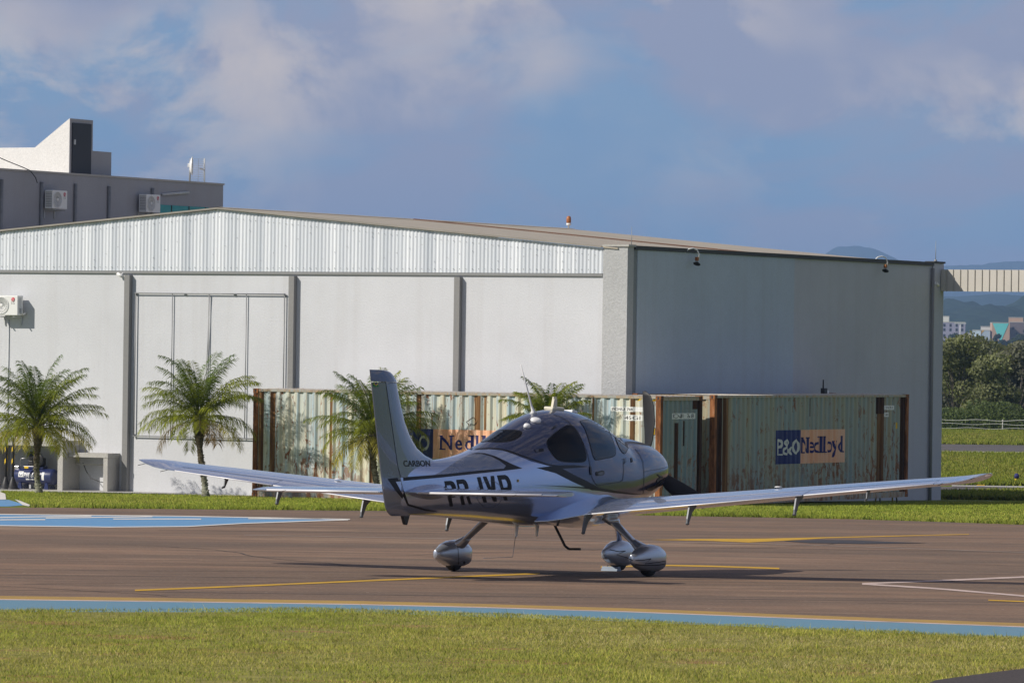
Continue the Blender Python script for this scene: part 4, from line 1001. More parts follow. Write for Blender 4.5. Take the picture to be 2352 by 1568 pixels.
def build_containers():
    M = MAT
    R = Matrix.Rotation(-PHI, 4, 'Z')
    c1 = Matrix.Translation((-6.91, 131.5, -1.31)) @ R
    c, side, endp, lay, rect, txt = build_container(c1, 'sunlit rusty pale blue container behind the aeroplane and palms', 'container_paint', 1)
    lx = lambda px, py: ((c1.inverted() @ CAMP), (c1.inverted().to_3x3() @ ray(px, py)))
    def onface(px, py):
        o, d = lx(px, py); k = -o.y/d.y; p = o+d*k; return p.x, p.z
    xo, zt = onface(994, 985); xb, zb_ = onface(1120, 1056)
    lay(side, rect(xo-1.40, xo, zb_, zt), M['logo_blue'], 'logo_panel')
    lay(side, rect(xo, xo+2.70, zb_, zt), M['logo_orange'], 'logo_panel')
    h = zt-zb_
    txt(side, 'P&O', xo-1.25, xo-.14, zb_+.25*h, zb_+.78*h, M['logo_white'], .012)
    nd = onface(1007, 1000)[0]
    txt(side, 'Nedlloyd', nd, nd+2.42, zb_+.16*h, zb_+.82*h, M['logo_navy'], .035)
    a, z1 = onface(1402, 934); b, z0 = onface(1475, 945)
    lay(side, rect(a, b+.18, z0-.01, z1+.01), M['label_white'], 'number_label'); txt(side, 'PONU 768', a+.03, onface(1452, 940)[0], z0+.02, z1-.02, M['label_black'], .01)
    txt(side, '2', b+.06, b+.14, z0+.02, z1-.02, M['label_black'])
    a, z1 = onface(1430, 953); b, z0 = onface(1452, 965); lay(side, rect(a, b+.3, z0-.01, z1+.01), M['label_white'], 'number_label'); txt(side, '45G1', a+.03, b+.22, z0+.02, z1-.02, M['label_black'])
    a, z1 = onface(1491, 983); b, z0 = onface(1501, 998)
    lay(side, rect(a-.012, b+.012, z0-.012, z1+.012), M['label_black'], 'height_label', 'side', .003); lay(side, rect(a, b, z0, z1), M['label_yellow'], 'height_label', 'side', .006)
    txt(side, '2.9m', a+.015, b-.015, (z0+z1)/2+.015, z1-.03, M['label_black'], 0, 'side', .009); txt(side, '9\'6"', a+.015, b-.015, z0+.03, (z0+z1)/2-.02, M['label_black'], 0, 'side', .009)
    for k in range(3): x = onface(1460+k*17, 920)[0]; lay(side, ([(x, 2.76), (x+.09, 2.76), (x+.16, 2.81), (x+.07, 2.81)], [[0, 1, 2, 3]]), M['label_yellow'], 'warning_stripe')
    for px, py, w, hh in ((708, 982, .10, .16), (716, 1064, .14, .22)): x, z = onface(px, py); lay(side, rect(x-w/2, x+w/2, z-hh/2, z+hh/2), M['label_white'], 'paper_label')
    # rust bands beside the posts and on single ribs
    for x0, x1, nm in ((.16, .30, 'rust_streak'), (2.35, 2.45, 'rust_streak'), (3.6, 3.68, 'rust_streak'), (8.9, 8.98, 'rust_streak'), (10.2, 10.26, 'rust_streak'), (.52, .66, 'rust_streak'), (5.0, 5.13, 'rust_streak'), (6.72, 6.92, 'rust_streak'), (7.0, 7.08, 'rust_streak'), (11.3, 11.42, 'rust_streak'), (11.72, 11.86, 'rust_streak')):
        lay(side, rect(x0, x1, .16, 2.81), M[nm], 'rust_stain', 'side', .002)
    lay(endp, rect(.95, 1.18, .16, 2.2), M['rust_dark'], 'rust_stain', 'end', .003); lay(endp, rect(1.42, 1.52, 1.6, 2.25), M['rust_dark'], 'rust_stain', 'end', .003)
    lay(endp, rect(.72, 2.1, 2.30, 2.45), M['label_white'], 'number_label', 'end'); txt(endp, 'PONU 7683', .76, 2.06, 2.325, 2.43, M['label_black'], 0, 'end')
    lay(endp, rect(1.9, 2.2, 2.55, 2.8), M['rust_dark'], 'rust_stain', 'end', .003)
    MB().tube([(6.6, -.005, 2.05), (6.55, -.05, 2.12), (6.75, -.05, 2.25), (6.8, -.005, 2.18)], .012, 6).build('lashing_ring', M['rust_dark'], c)
    # second container stands along the side wall
    ang = math.atan2(EV.y, EV.x)
    c2 = Matrix.Translation((5.32, 128.35, -1.285)) @ Matrix.Rotation(ang-.017, 4, 'Z')
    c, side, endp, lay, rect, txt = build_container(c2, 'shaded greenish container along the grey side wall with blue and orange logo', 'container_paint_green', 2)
    def onface(px, py):
        o = c2.inverted() @ CAMP; d = c2.inverted().to_3x3() @ ray(px, py); k = -o.y/d.y; p = o+d*k; return p.x, p.z
    x0, z1 = onface(1786, 988); xm, _ = onface(1841, 1020); x1, z0 = onface(1945, 1061); z1 = (z1+onface(1945, 985)[1])/2
    lay(side, rect(x0, xm, z0, z1), M['logo_blue'], 'logo_panel'); lay(side, rect(xm, x1, z0, z1), M['logo_orange'], 'logo_panel'); h = z1-z0
    txt(side, 'P&O', x0+.05, xm-.05, z0+.26*h, z0+.74*h, M['logo_white'], .014)
    txt(side, 'Nedlloyd', xm+.07, x1-.14, z0+.16*h, z0+.80*h, M['logo_navy'], .035)
    a, zz1 = onface(2036, 931); b, zz0 = onface(2055, 941); lay(side, rect(a, b+.05, zz0, zz1), M['label_white'], 'number_label'); txt(side, '744570', a+.04, b+.01, zz0+.03, zz1-.03, M['label_black'])
    a, zz1 = onface(2036, 947); b, zz0 = onface(2046, 957); lay(side, rect(a, b, zz0, zz1), M['label_white'], 'number_label'); txt(side, '451', a+.03, b-.03, zz0+.03, zz1-.03, M['label_black'])
    a, zz1 = onface(2061, 970); b, zz0 = onface(2065, 984); lay(side, rect(a, b, zz0, zz1), M['label_yellow'], 'height_label')
    a = onface(2018, 950)[0]; b = onface(2036, 950)[0]; lay(side, rect(a, b, .16, 2.81), M['rust_streak'], 'rust_stain', 'side', .002); lay(side, rect(a-.03, b, 2.35, 2.815), M['rust_dark'], 'rust_stain', 'side', .005)
    a = onface(1650, 950)[0]; lay(side, rect(.17, .5, .16, 2.81), M['rust_dark'], 'rust_stain', 'side', .002); lay(side, rect(.55, .95, .16, 2.81), M['rust_streak'], 'rust_stain', 'side', .002)
    a = onface(1862, 915)[0]; lay(side, rect(a, a+.12, 2.3, 2.8), M['rust_dark'], 'rust_stain', 'side', .003)
    lay(side, rect(11.75, 12.02, .16, 2.81), M['rust_dark'], 'rust_stain', 'side', .002)
    # two-way radio set standing on the second container's roof
    p = c2 @ Vector((8.9, 1.1, 2.905))
    g = empty('radio_box', M=Matrix.Translation(p) @ Matrix.Rotation(ang, 4, 'Z') @ Matrix.Scale(.62, 4), label='small black radio box with a stub aerial on the shaded container roof', cat='radio')
    MB().bbox(-.15, .17, -.1, .1, 0, .24, .015).build('case', M['black'], g); MB().tube([(-.08, 0, .2), (-.08, 0, .62)], [.035, .03], 8).build('aerial', M['black'], g); MB().bbox(.19, .36, -.08, .08, 0, .14, .01).build('battery_pack', M['white'], g)
    # step ladder behind the container's far end
    p = c2 @ Vector((12.9, 1.0, 0)); p.z = gz(p.y)
    g = empty('step_ladder', M=Matrix.Translation(p) @ Matrix.Rotation(ang+.2, 4, 'Z'), label='yellow step ladder folded open behind the far end of the shaded container', cat='ladder')
    yel = simple('ladder_yellow', (.42, .34, .06), .5)
    for y in (-.25, .25): MB().tube([(-.3, y, 0), (0, y*.7, 1.0)], .025, 6).build('rail', yel, g); MB().tube([(.32, y, 0), (.02, y*.7, 1.0)], .022, 6).build('rail', M['pipe'], g)
    for i in range(3): MB().box(-.26+i*.075, -.18+i*.075, -.22, .22, .25*(i+1), .25*(i+1)+.03).build('rung', yel, g)
# ================================================================== SHED, COMPRESSOR, POSTS
def build_shed():
    M = MAT
    def G(px, py, u): return on_gable(px, py, u)
    D1 = -.87
    s = empty('concrete_shelter', M=HM, label='low open concrete shelter against the gable wall housing the compressor', cat='shelter')
    ta = G(133, 1020, D1)[0]; tb = ta+.17; zt = G(148, 1012, D1)[1]; tl = -13.2; zf = .02
    mb = MB(); mb.box(ta, tb, D1, -.004, zf-.3, zt-.16); mb.build('side_wall', M['concrete'], s)
    MB().box(ta-2.35, ta-2.18, D1+.02, -.004, zf-.3, zt-.16).build('side_wall', M['concrete'], s)
    MB().box(tl, tb+.015, D1-.03, -.003, zt-.158, zt).build('roof_slab', M['concrete'], s)
    s2 = empty('concrete_niche', M=HM, label='smaller open concrete box with a dangling hose beside the compressor shelter', cat='shelter')
    D2 = -.62
    xa = tb+.02; xb = G(237, 1060, D2)[0]; z2 = G(205, 1040, D2)[1]
    MB().box(xa, xb+.15, D2, -.004, z2-.12, z2).build('roof_slab', M['concrete'], s2)
    MB().box(xb, xb+.14, D2+.01, -.004, zf-.3, z2-.122).build('side_wall', M['concrete'], s2)
    MB().box(xa, xb-.002, -.25, -.20, .72, .76).build('shelf', M['concrete'], s2)
    MB().tube([(xa+.20, -.18, .78), (xa+.36, -.25, .55), (xa+.55, -.3, .36), (xb-.25, -.35, .26), (xb-.05, -.4, .25)], .012, 6).build('hose', M['black'], s2)
    # compressor
    cx = G(80, 1090, -.5)[0]; cy = -.46
    k = empty('air_compressor', M=HM @ Matrix.Translation((cx, cy, .014)) @ Matrix.Scale(.76, 4), label='navy blue air compressor with white lettering inside the concrete shelter', cat='compressor')
    RX = Matrix.Rotation(PI/2, 4, 'Y'); r = .30; zc = .46; Lh = .86
    MB().lathe([(0, -Lh-.12), (.12, -Lh-.105), (.22, -Lh-.06), (.285, -Lh), (r, -Lh+.04), (r, Lh-.04), (.285, Lh), (.22, Lh+.06), (.12, Lh+.105), (0, Lh+.12)], 36, 0, Matrix.Translation((0, 0, zc)) @ RX).build('tank', M['tank_blue'], k)
    for x in (-.55, .62):
        for y in (-.2, .2): MB().prism([(x-.09, 0), (x+.09, 0), (x+.09, .03), (x+.05, .24), (x-.05, .24), (x-.09, .03)], y-.03, y+.03).build('foot', M['tank_blue'], k)
    MB().bbox(-.45, .42, -.16, .16, zc+r-.02, zc+r+.09, .02).build('deck', M['tank_blue'], k)
    MB().bbox(.02, .38, -.13, .13, zc+r+.092, zc+r+.40, .04).build('motor', M['black'], k)
    pm = MB(); pm.bbox(-.28, -.05, -.1, .1, zc+r+.092, zc+r+.30, .03)
    for i in range(6): pm.box(-.31, -.02, -.13, .13, zc+r+.32+i*.045, zc+r+.345+i*.045)
    pm.bbox(-.25, -.08, -.08, .08, zc+r+.30, zc+r+.62, .03); pm.build('pump', M['black'], k)
    MB().lathe([(.04, -.03), (.24, -.03), (.26, 0), (.24, .03), (.04, .03)], 24, 0, Matrix.Translation((.22, -.20, zc+r+.32)) @ Matrix.Rotation(PI/2, 4, 'X')).build('flywheel_guard', M['black'], k)
    MB().tube([(-.62, -.1, zc+r), (-.62, -.1, zc+r+.30), (-.58, -.1, zc+r+.36), (-.3, -.1, zc+r+.37)], .014, 8).build('air_pipe', M['alu'], k)
    MB().bbox(-.86, -.66, -.14, -.02, zc+r-.05, zc+r+.08, .02).build('gauge', M['alu'], k)
    def ontank(geo, mat, nm, lift=.004):
        ys = [v[1] for v in geo[0]]; g = cut_geo(geo, (), [min(ys)+.03*i for i in range(1, int((max(ys)-min(ys))/.03)+1)])
        MB().add([(x, -(r+lift)*math.cos(z/r), zc+(r+lift)*math.sin(z/r)) for x, z in g[0]], g[1]).build(nm, mat, tank, fix=False)
    tank = [o for o in k.children if o.name.startswith('tank')][0]
    rect = lambda x0, x1, z0, z1: ([(x0, z0), (x1, z0), (x1, z1), (x0, z1)], [[0, 1, 2, 3]])
    ontank(norm_geo(text_geo('Pressure', 1, .02), -.33, .36, -.03, .15), M['label_white'], 'lettering')
    ontank(rect(-.57, -.36, -.02, .20), M['label_white'], 'emblem'); ontank(tess([(-.465+.075*math.cos(a), .09+.075*math.sin(a)) for a in frange(0, 2*PI, 20)[:-1]], [(-.465+.048*math.cos(a), .09+.048*math.sin(a)) for a in frange(0, 2*PI, 20)[:-1]]), M['tank_blue'], 'emblem', .007)
    ontank(rect(-.24, .28, -.13, -.07), M['label_white'], 'label_strip'); ontank(rect(.46, .56, -.12, .18), M['label_white'], 'label_strip')
    MB().box(-.40, -.22, -.165, -.161, zc+r-.005, zc+r+.075).build('warning_label', M['label_yellow'], k)
    # cone posts wrapped in caution tape
    for i, (px, py, lb) in enumerate(((13, 1126, 'black cone post wrapped in yellow tape, the one nearer the frame edge'), (29, 1129, 'black cone post wrapped in yellow tape, the one nearer the compressor'))):
        g_ = on_gable(px, py, -1.25+.08*i)
        q = empty('barrier_post', M=HM @ Matrix.Translation((g_[0], -1.25+.08*i, .0)), label=lb, cat='barrier post', group='taped barrier posts beside the compressor')
        MB().lathe([(.20, 0), (.20, .03), (.15, .06), (.045, .34), (.04, .36)], 20).build('cone_base', M['black'], q)
        MB().lathe([(.035, .36), (.035, 1.42), (.02, 1.45)], 12).build('post', M['black'], q)
        tp = MB()
        for j in range(26):
            w0, w1 = j*.62, (j+1)*.62; z0, z1 = .5+j*.033, .5+(j+1)*.033
            if j % 5 < 3: tp.add([(.042*math.cos(w0), .042*math.sin(w0), z0), (.042*math.cos(w1), .042*math.sin(w1), z1), (.042*math.cos(w1), .042*math.sin(w1), z1+.12), (.042*math.cos(w0), .042*math.sin(w0), z0+.12)], [(0, 1, 2, 3)])
        tp.build('caution_tape', M['label_yellow'], q, fix=False)
    # slab in front of the gable wall
    sl = MB(); sl.box(-13.2, 3.0, -1.9, -.012, -.5, .012); o = sl.build('paved_strip', M['concrete']); o.matrix_world = HM; tag(o, kind='structure')
# ================================================================== GROUND
def sheet(name, pts, mat, lift, kind='structure', sub=0):
    """painted or paved area: outline on the ground, laid as one sheet `lift` above it"""
    ps = [gnd(x, y) for x, y in pts]
    vs, fs = tess([(p.x, p.y) for p in ps])
    o = MB().add([(x, y, gz(y)+lift) for x, y in vs], fs).build(name, mat, None, fix=False)
    bm = bmesh.new(); bm.from_mesh(o.data)
    for f in bm.faces:
        if f.normal.z < 0: f.normal_flip()
    bm.to_mesh(o.data); bm.free()
    return tag(o, kind=kind)
def line_on_ground(name, p, q, w, mat, lift, w2=None):
    a, b = gnd(*p), gnd(*q); d = (b-a); d.z = 0; d.normalize(); n = Vector((-d.y, d.x, 0)); w2 = w if w2 is None else w2
    vs = [a+n*w/2, a-n*w/2, b-n*w2/2, b+n*w2/2]
    o = MB().add([(v.x, v.y, gz(v.y)+lift) for v in vs], [(0, 1, 2, 3)]).build(name, mat, None, fix=False)
    if o.data.polygons[0].normal.z < 0: o.data.flip_normals()
    return tag(o, kind='structure')
FAR_EDGE = [(-900, 1165), (-60, 1164), (44, 1165.5), (160, 1166), (287, 1168), (520, 1170), (880, 1173), (1200, 1178), (1570, 1185), (1760, 1188), (1950, 1192), (2150, 1198), (2352, 1205), (3300, 1238)]
def build_ground():
    M = MAT
    ys = sorted(set([-400, -20, 10, 20]+list(range(30, 150, 10))+[150, 200, 250, 300, 350, 400, 450, 500, 700, 950, 1200, 1800, 2400, 4000, 8000, 16000])); xs = [-12000, -4000, -1200, -400, -150, -60, -30, -10, 0, 10, 30, 60, 150, 400, 1200, 4000, 12000]
    vs = [(x, y, gz(y)) for y in ys for x in xs]; n = len(xs)
    fs = [(j*n+i, j*n+i+1, (j+1)*n+i+1, (j+1)*n+i) for j in range(len(ys)-1) for i in range(n-1)]
    tag(MB().add(vs, fs).build('ground', M['soil'], None, fix=False), kind='structure')
    # apron
    near = [(3300, 1478), (2352, 1442), (1900, 1425), (1436, 1407), (1100, 1397), (804, 1390), (400, 1384), (0, 1379), (-900, 1366)]
    ap = sheet('apron', FAR_EDGE+near, M['asphalt'], .004)
    # edge bands of the apron, from the asphalt outwards: ochre line, white line, blue band
    def band(nm, d0, d1, mat, lift):
        a = [(x, y+d0) for x, y in near]; b = [(x, y+d1) for x, y in near][::-1]; return sheet(nm, a+b, mat, lift)
    band('edge_line_ochre', -9.5, -2.6, M['mark_ochre'], .008); band('edge_line_white', -2.4, -.3, M['mark_pale'], .0085); band('edge_band_blue', 0, 34, M['mark_teal'], .009)
    # blue triangle with white outline and strokes
    tri = [(-420, 1183), (0, 1182), (420, 1186.5), (804, 1193.5), (560, 1202), (430, 1209.5), (250, 1211), (0, 1207.5), (-420, 1205)]
    sheet('blue_marking', tri, M['mark_blue'], .008)
    def poly_line(nm, pts, mat, wpx, lift):
        up = [(x, y-wpx/2) for x, y in pts]; lo = [(x, y+wpx/2) for x, y in pts][::-1]; return sheet(nm, up+lo, mat, lift)
    poly_line('white_marking', [(-420, 1182.5), (0, 1181.7), (420, 1186), (804, 1193.2)], M['mark_white'], 1.9, .012)
    poly_line('white_marking', [(-420, 1205.5), (0, 1207.8), (250, 1211.2), (430, 1209.8), (560, 1202.5), (800, 1194.3)], M['mark_white'], 1.9, .012)
    for pts in ([(0, 1189), (120, 1187), (210, 1185.6)], [(105, 1190.5), (240, 1188.5), (350, 1187)], [(0, 1194.5), (60, 1194), (104, 1194)], [(260, 1192.5), (420, 1192.5), (462, 1192.8)], [(570, 1191.5), (700, 1191.8), (740, 1192)]):
        poly_line('white_marking', pts, M['mark_white'], 2.2, .012)
    # yellow guide lines
    poly_line('yellow_guide_line', [(310, 1356.5), (500, 1349), (700, 1340.5), (860, 1333.5), (1060, 1325), (1180, 1320), (1240, 1317.5), (1100, 1318.8)][:7], M['mark_yellow'], 3.4, .008)
    poly_line('yellow_guide_line', [(1380, 1302.5), (1540, 1299), (1640, 1301), (1790, 1306)], M['mark_yellow'], 3.2, .008)
    sheet('yellow_arrow', [(1495, 1240), (1600, 1238), (1760, 1237), (2226, 1226.5), (2226, 1227.8), (1900, 1236), (1800, 1242), (1720, 1246), (1620, 1242)], M['mark_yellow'], .008)
    sheet('dark_patch', [(1800, 1243), (1880, 1240), (1960, 1241), (2080, 1246), (2130, 1247.5), (1980, 1249.5), (1860, 1247.5)], M['stain_and_patch'], .010)  # patch darker than the asphalt around it
    poly_line('pale_line', [(1980, 1341), (2160, 1334), (2352, 1325.5), (2900, 1302)], M['mark_pale'], 3.4, .008)
    poly_line('pale_line', [(1980, 1341.5), (2160, 1353), (2352, 1369.5), (2900, 1416)], M['mark_pale'], 3.6, .0085)
    poly_line('yellow_guide_line', [(2270, 1379), (2352, 1382), (2800, 1400)], M['mark_yellow'], 2.6, .008)
    poly_line('faint_old_line', [(560, 1229), (976, 1236.5), (1412, 1243), (1800, 1250), (2352, 1269), (2800, 1287)], M['old_line'], 1.2, .0079)
    # hairline cracks and faint tyre marks on the apron
    def ribbon(nm, pts, w, mat, lift):
        L_ = []
        for i, p in enumerate(pts):
            d = (Vector(pts[min(i+1, len(pts)-1)])-Vector(pts[max(i-1, 0)])).normalized(); n_ = Vector((-d.y, d.x))*w/2; a, b = Vector(p)+n_, Vector(p)-n_; L_ += [(a.x, a.y, gz(a.y)+lift), (b.x, b.y, gz(b.y)+lift)]
        o = MB().add(L_, [(2*i, 2*i+1, 2*i+3, 2*i+2) for i in range(len(pts)-1)]).build(nm, mat, None, fix=False)
        if o.data.polygons[0].normal.z < 0: o.data.flip_normals()
        return tag(o, kind='structure')
    rc = random.Random(31)
    for k in range(14):
        x, y = rc.uniform(-7, 8), rc.uniform(48, 98); a = rc.uniform(-.45, .45); pts = []
        for i in range(rc.randint(14, 34)): pts.append((x, y)); a += rc.uniform(-.28, .28); x += .3*math.cos(a); y += .3*math.sin(a)*1.6
        ribbon('pavement_crack', pts, rc.uniform(.02, .04), M['crack'], .0062+.0001*k)
    for k, (x, y, a, da, n) in enumerate(((-8, 56, .10, .012, 40), (-8, 58.4, .10, .012, 40), (1, 74, -.15, .02, 34), (1, 76.6, -.15, .02, 34), (-6, 84, .3, -.02, 30), (-9, 51, -.02, .004, 60))):
        pts = []
        for i in range(n): pts.append((x, y)); a += da; x += .45*math.cos(a); y += .45*math.sin(a)
        ribbon('tyre_mark', pts, .16, M['tyre_mark'], .0052+.0001*k)
    # bottom right road corner
    sheet('side_road', [(2090, 1590), (2150, 1565), (2250, 1551), (2352, 1538), (2900, 1470), (3300, 1700), (2400, 1900), (2000, 1700)], M['asphalt_dark'], .0135)
    # blue path with white kerb at the left frame edge
    sheet('blue_path', [(-300, 1148), (20, 1148), (48, 1156), (55, 1160), (20, 1163), (-300, 1163)], M['mark_blue'], .006)
    sheet('white_kerb', [(-200, 1128), (-4, 1128), (12, 1134), (14, 1147), (-4, 1147.5), (-200, 1147)], M['mark_white'], .008)
    sheet('white_kerb', [(34, 1147), (46, 1150), (70, 1160), (66, 1163), (52, 1160)], M['mark_white'], .009)
    # taxiway and paved shoulder beyond the hangar
    def yband(nm, y0, y1, mat, lift, x0=2140, x1=3400, dy=0.0):
        a = gnd(2250, y0); b = gnd(2250, y1)
        o = MB().add([(x, y+(x-15)*dy, gz(y)+lift) for y in (b.y, a.y) for x in (-400, 400)], [(0, 1, 3, 2)]).build(nm, mat, None, fix=False); return tag(o, kind='structure')
    yband('taxiway', 1021, 1036.5, M['asphalt_grey'], .01); yband('taxiway_shoulder', 1036.8, 1044.5, M['shoulder'], .012)
    sheet('hangar_forecourt', [(2100, 1141), (2186, 1135), (2352, 1132), (2352, 1120.5), (2186, 1117.5), (2140, 1117.5)], M['asphalt_grey'], .006)
    sheet('forecourt_kerb', [(2186, 1117.3), (2352, 1120.3), (2352, 1117.2), (2186, 1114.8)], M['concrete'], .02)
# ================================================================== GRASS
def vnoise(x, y, seed=0):
    """smooth value noise on arrays"""
    xi = np.floor(x).astype(int); yi = np.floor(y).astype(int); fx = x-xi; fy = y-yi; fx = fx*fx*(3-2*fx); fy = fy*fy*(3-2*fy)
    def h(a, b):
        n = (a*374761393+b*668265263+seed*982451653) & 0x7fffffff; n = ((n ^ (n >> 13))*1274126177) & 0x7fffffff; return (n & 0xffff)/65535.0
    return (h(xi, yi)*(1-fx)+h(xi+1, yi)*fx)*(1-fy)+(h(xi, yi+1)*(1-fx)+h(xi+1, yi+1)*fx)*fy
def fbm(x, y, seed=0): return sum(vnoise(x*2**k, y*2**k, seed+k)/2**k for k in range(4))/1.875
def gz_arr(y): return np.interp(y, [p[0] for p in PROF], [p[1] for p in PROF])
def blades(name, x, y, h, wid, lean, col, mat, z=None, kind='stuff', seg=1):
    n = len(x); z = gz_arr(y) if z is None else z
    az = RNG.uniform(0, 2*PI, n); la = RNG.uniform(0, 2*PI, n); ca, sa = np.cos(az)*wid/2, np.sin(az)*wid/2
    V = np.zeros((n, 3, 3)); V[:, 0] = np.stack([x-ca, y-sa, z], 1); V[:, 1] = np.stack([x+ca, y+sa, z], 1)
    V[:, 2] = np.stack([x+np.cos(la)*lean*h, y+np.sin(la)*lean*h, z+h*np.sqrt(np.maximum(.05, 1-lean**2))], 1)
    me = bpy.data.meshes.new(name); me.vertices.add(3*n); me.vertices.foreach_set('co', V.reshape(-1))
    me.loops.add(3*n); me.loops.foreach_set('vertex_index', np.arange(3*n)); me.polygons.add(n); me.polygons.foreach_set('loop_start', np.arange(0, 3*n, 3))
    me.update(); me.validate()
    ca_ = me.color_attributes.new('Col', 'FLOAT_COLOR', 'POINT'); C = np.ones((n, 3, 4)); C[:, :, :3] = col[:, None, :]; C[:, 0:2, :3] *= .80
    ca_.data.foreach_set('color', C.reshape(-1))
    return tag(link(name, me, mat), kind=kind)
def inside(poly, x, y):
    r = np.zeros(len(x), bool); n = len(poly); j = n-1
    for i in range(n):
        xi, yi = poly[i]; xj, yj = poly[j]
        c = ((yi > y) != (yj > y)) & (x < (xj-xi)*(y-yi)/(yj-yi+1e-12)+xi); r ^= c; j = i
    return r
def grass_colors(n, x, y, dry):
    pal = np.array([(.34, .40, .060), (.44, .45, .080), (.52, .47, .130), (.62, .54, .260), (.18, .25, .036)])
    u = RNG.uniform(0, 1, n)+dry; idx = np.clip((u*2.2).astype(int), 0, 3); idx = np.where(RNG.uniform(0, 1, n) < .15, 4, idx)
    return pal[idx]*RNG.uniform(.75, 1.25, n)[:, None]
def build_grass():
    M = MAT
    # near verge ------------------------------------------------
    edge = [(-300, 1399), (0, 1402), (300, 1403), (520, 1400), (640, 1396), (760, 1398), (900, 1403), (1040, 1407), (1176, 1411), (1436, 1424), (1700, 1435), (1900, 1444), (2100, 1454), (2352, 1464), (2700, 1478)]
    poly = [gnd(*p) for p in edge]+[gnd(2700, 1640), gnd(-300, 1640)]; poly = [(p.x, p.y) for p in poly]
    road = [gnd(*p) for p in [(2090, 1590), (2150, 1565), (2250, 1551), (2352, 1538), (2900, 1470), (2900, 1800), (2000, 1800)]]; road = [(p.x, p.y) for p in road]
    N = 860000; x = RNG.uniform(-6.6, 7.2, N); y = 30+17.5*RNG.uniform(0, 1, N)
    bare = fbm(x*.55, y*.22, 3); k = inside(poly, x, y+.55*(fbm(x*2.3, x*0+2.5, 61)-.5)+.18*(RNG.uniform(0, 1, N)-.5)) & ~inside(road, x, y) & (RNG.uniform(0, 1, N) > np.clip((bare-.60)*6, 0, .80)*(.35+.65*(fbm(x*3.1, y*1.6, 77) > .46)))
    x, y = x[k], y[k]; n = len(x); dry = (fbm(x*.4, y*.25, 9)-.42)*1.5
    hh = RNG.uniform(.012, .040, n)*(.6+1.0*fbm(x*1.6, y*.9, 5)); tall = RNG.uniform(0, 1, n) < .012; hh[tall] *= 2.2
    cl = (.62+.76*fbm(x*5.5, y*2.6, 41))[:, None]
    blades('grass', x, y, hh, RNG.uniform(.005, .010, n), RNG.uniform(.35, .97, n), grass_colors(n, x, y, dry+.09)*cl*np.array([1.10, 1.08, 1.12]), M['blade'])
    v = sheet('bare_earth', [(-300, 1403), (0, 1407), (804, 1408), (1436, 1429), (2352, 1468), (2700, 1482), (2700, 1640), (-300, 1640)], M['redsoil'], .0105)
    # middle lawn between the apron and the hangar ------------------
    fe = [gnd(*p) for p in FAR_EDGE]; N = 560000
    x = RNG.uniform(-16, 24, N); y = RNG.uniform(98, 152, N)
    ye = np.interp(x, [p.x for p in fe], [p.y for p in fe])+1.1*(fbm(x*1.3, x*0+.5, 4)-.5)+.3*(RNG.uniform(0, 1, N)-.5)
    t_ = (x-P0.x)*DV.x+(y-P0.y)*DV.y; u_ = (x-P0.x)*EV.x+(y-P0.y)*EV.y
    kerb = [(p.x, p.y) for p in [gnd(*q) for q in [(-300, 1126), (-2, 1126), (14, 1134), (16, 1146), (40, 1146), (72, 1160), (66, 1166), (-300, 1166)]]]
    fc = [(p.x, p.y) for p in [gnd(*q) for q in [(2100, 1141), (2186, 1135), (2352, 1132), (2500, 1131), (2500, 1117), (2186, 1114), (2140, 1117)]]]
    k = (y > ye) & ~((u_ > -1.9) & (t_ < 9.6)) & ~((u_ > -3.35) & (u_ < -.8) & (t_ > -.1) & (t_ < 12.2)) & ~((t_ > 9.5) & (t_ < 12.35) & (u_ > -1)) & ~inside(kerb, x, y) & ~inside(fc, x, y)
    x, y = x[k], y[k]; n = len(x); dry = (fbm(x*.3, y*.12, 19)-.52)*1.2; yb = y-np.interp(x, [p.x for p in fe], [p.y for p in fe])
    hh = RNG.uniform(.03, .07, n)*(1+1.6*np.exp(-yb/.8))
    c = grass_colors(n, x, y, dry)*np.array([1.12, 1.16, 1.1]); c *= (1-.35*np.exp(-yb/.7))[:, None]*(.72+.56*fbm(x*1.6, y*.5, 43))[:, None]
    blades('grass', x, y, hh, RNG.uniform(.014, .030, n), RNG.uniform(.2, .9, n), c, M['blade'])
    # grass between hangar and taxiway and beyond --------------------
    N = 260000; y = 150+200*RNG.uniform(0, 1, N)**1.3; x = y*RNG.uniform(.080, .122, N)
    ya = [gnd(2250, q).y for q in (1043, 1021)]
    k = ((y < ya[0]-.5) | (y > ya[1]+.5)) & ~inside(fc, x, y)
    x, y = x[k], y[k]; n = len(x)
    blades('grass', x, y, RNG.uniform(.10, .26, n), RNG.uniform(.05, .11, n), RNG.uniform(.1, .8, n), grass_colors(n, x, y, (fbm(x*.3, y*.05, 29)-.45)*1.2)*np.array([.74, .76, .75]), M['blade'])
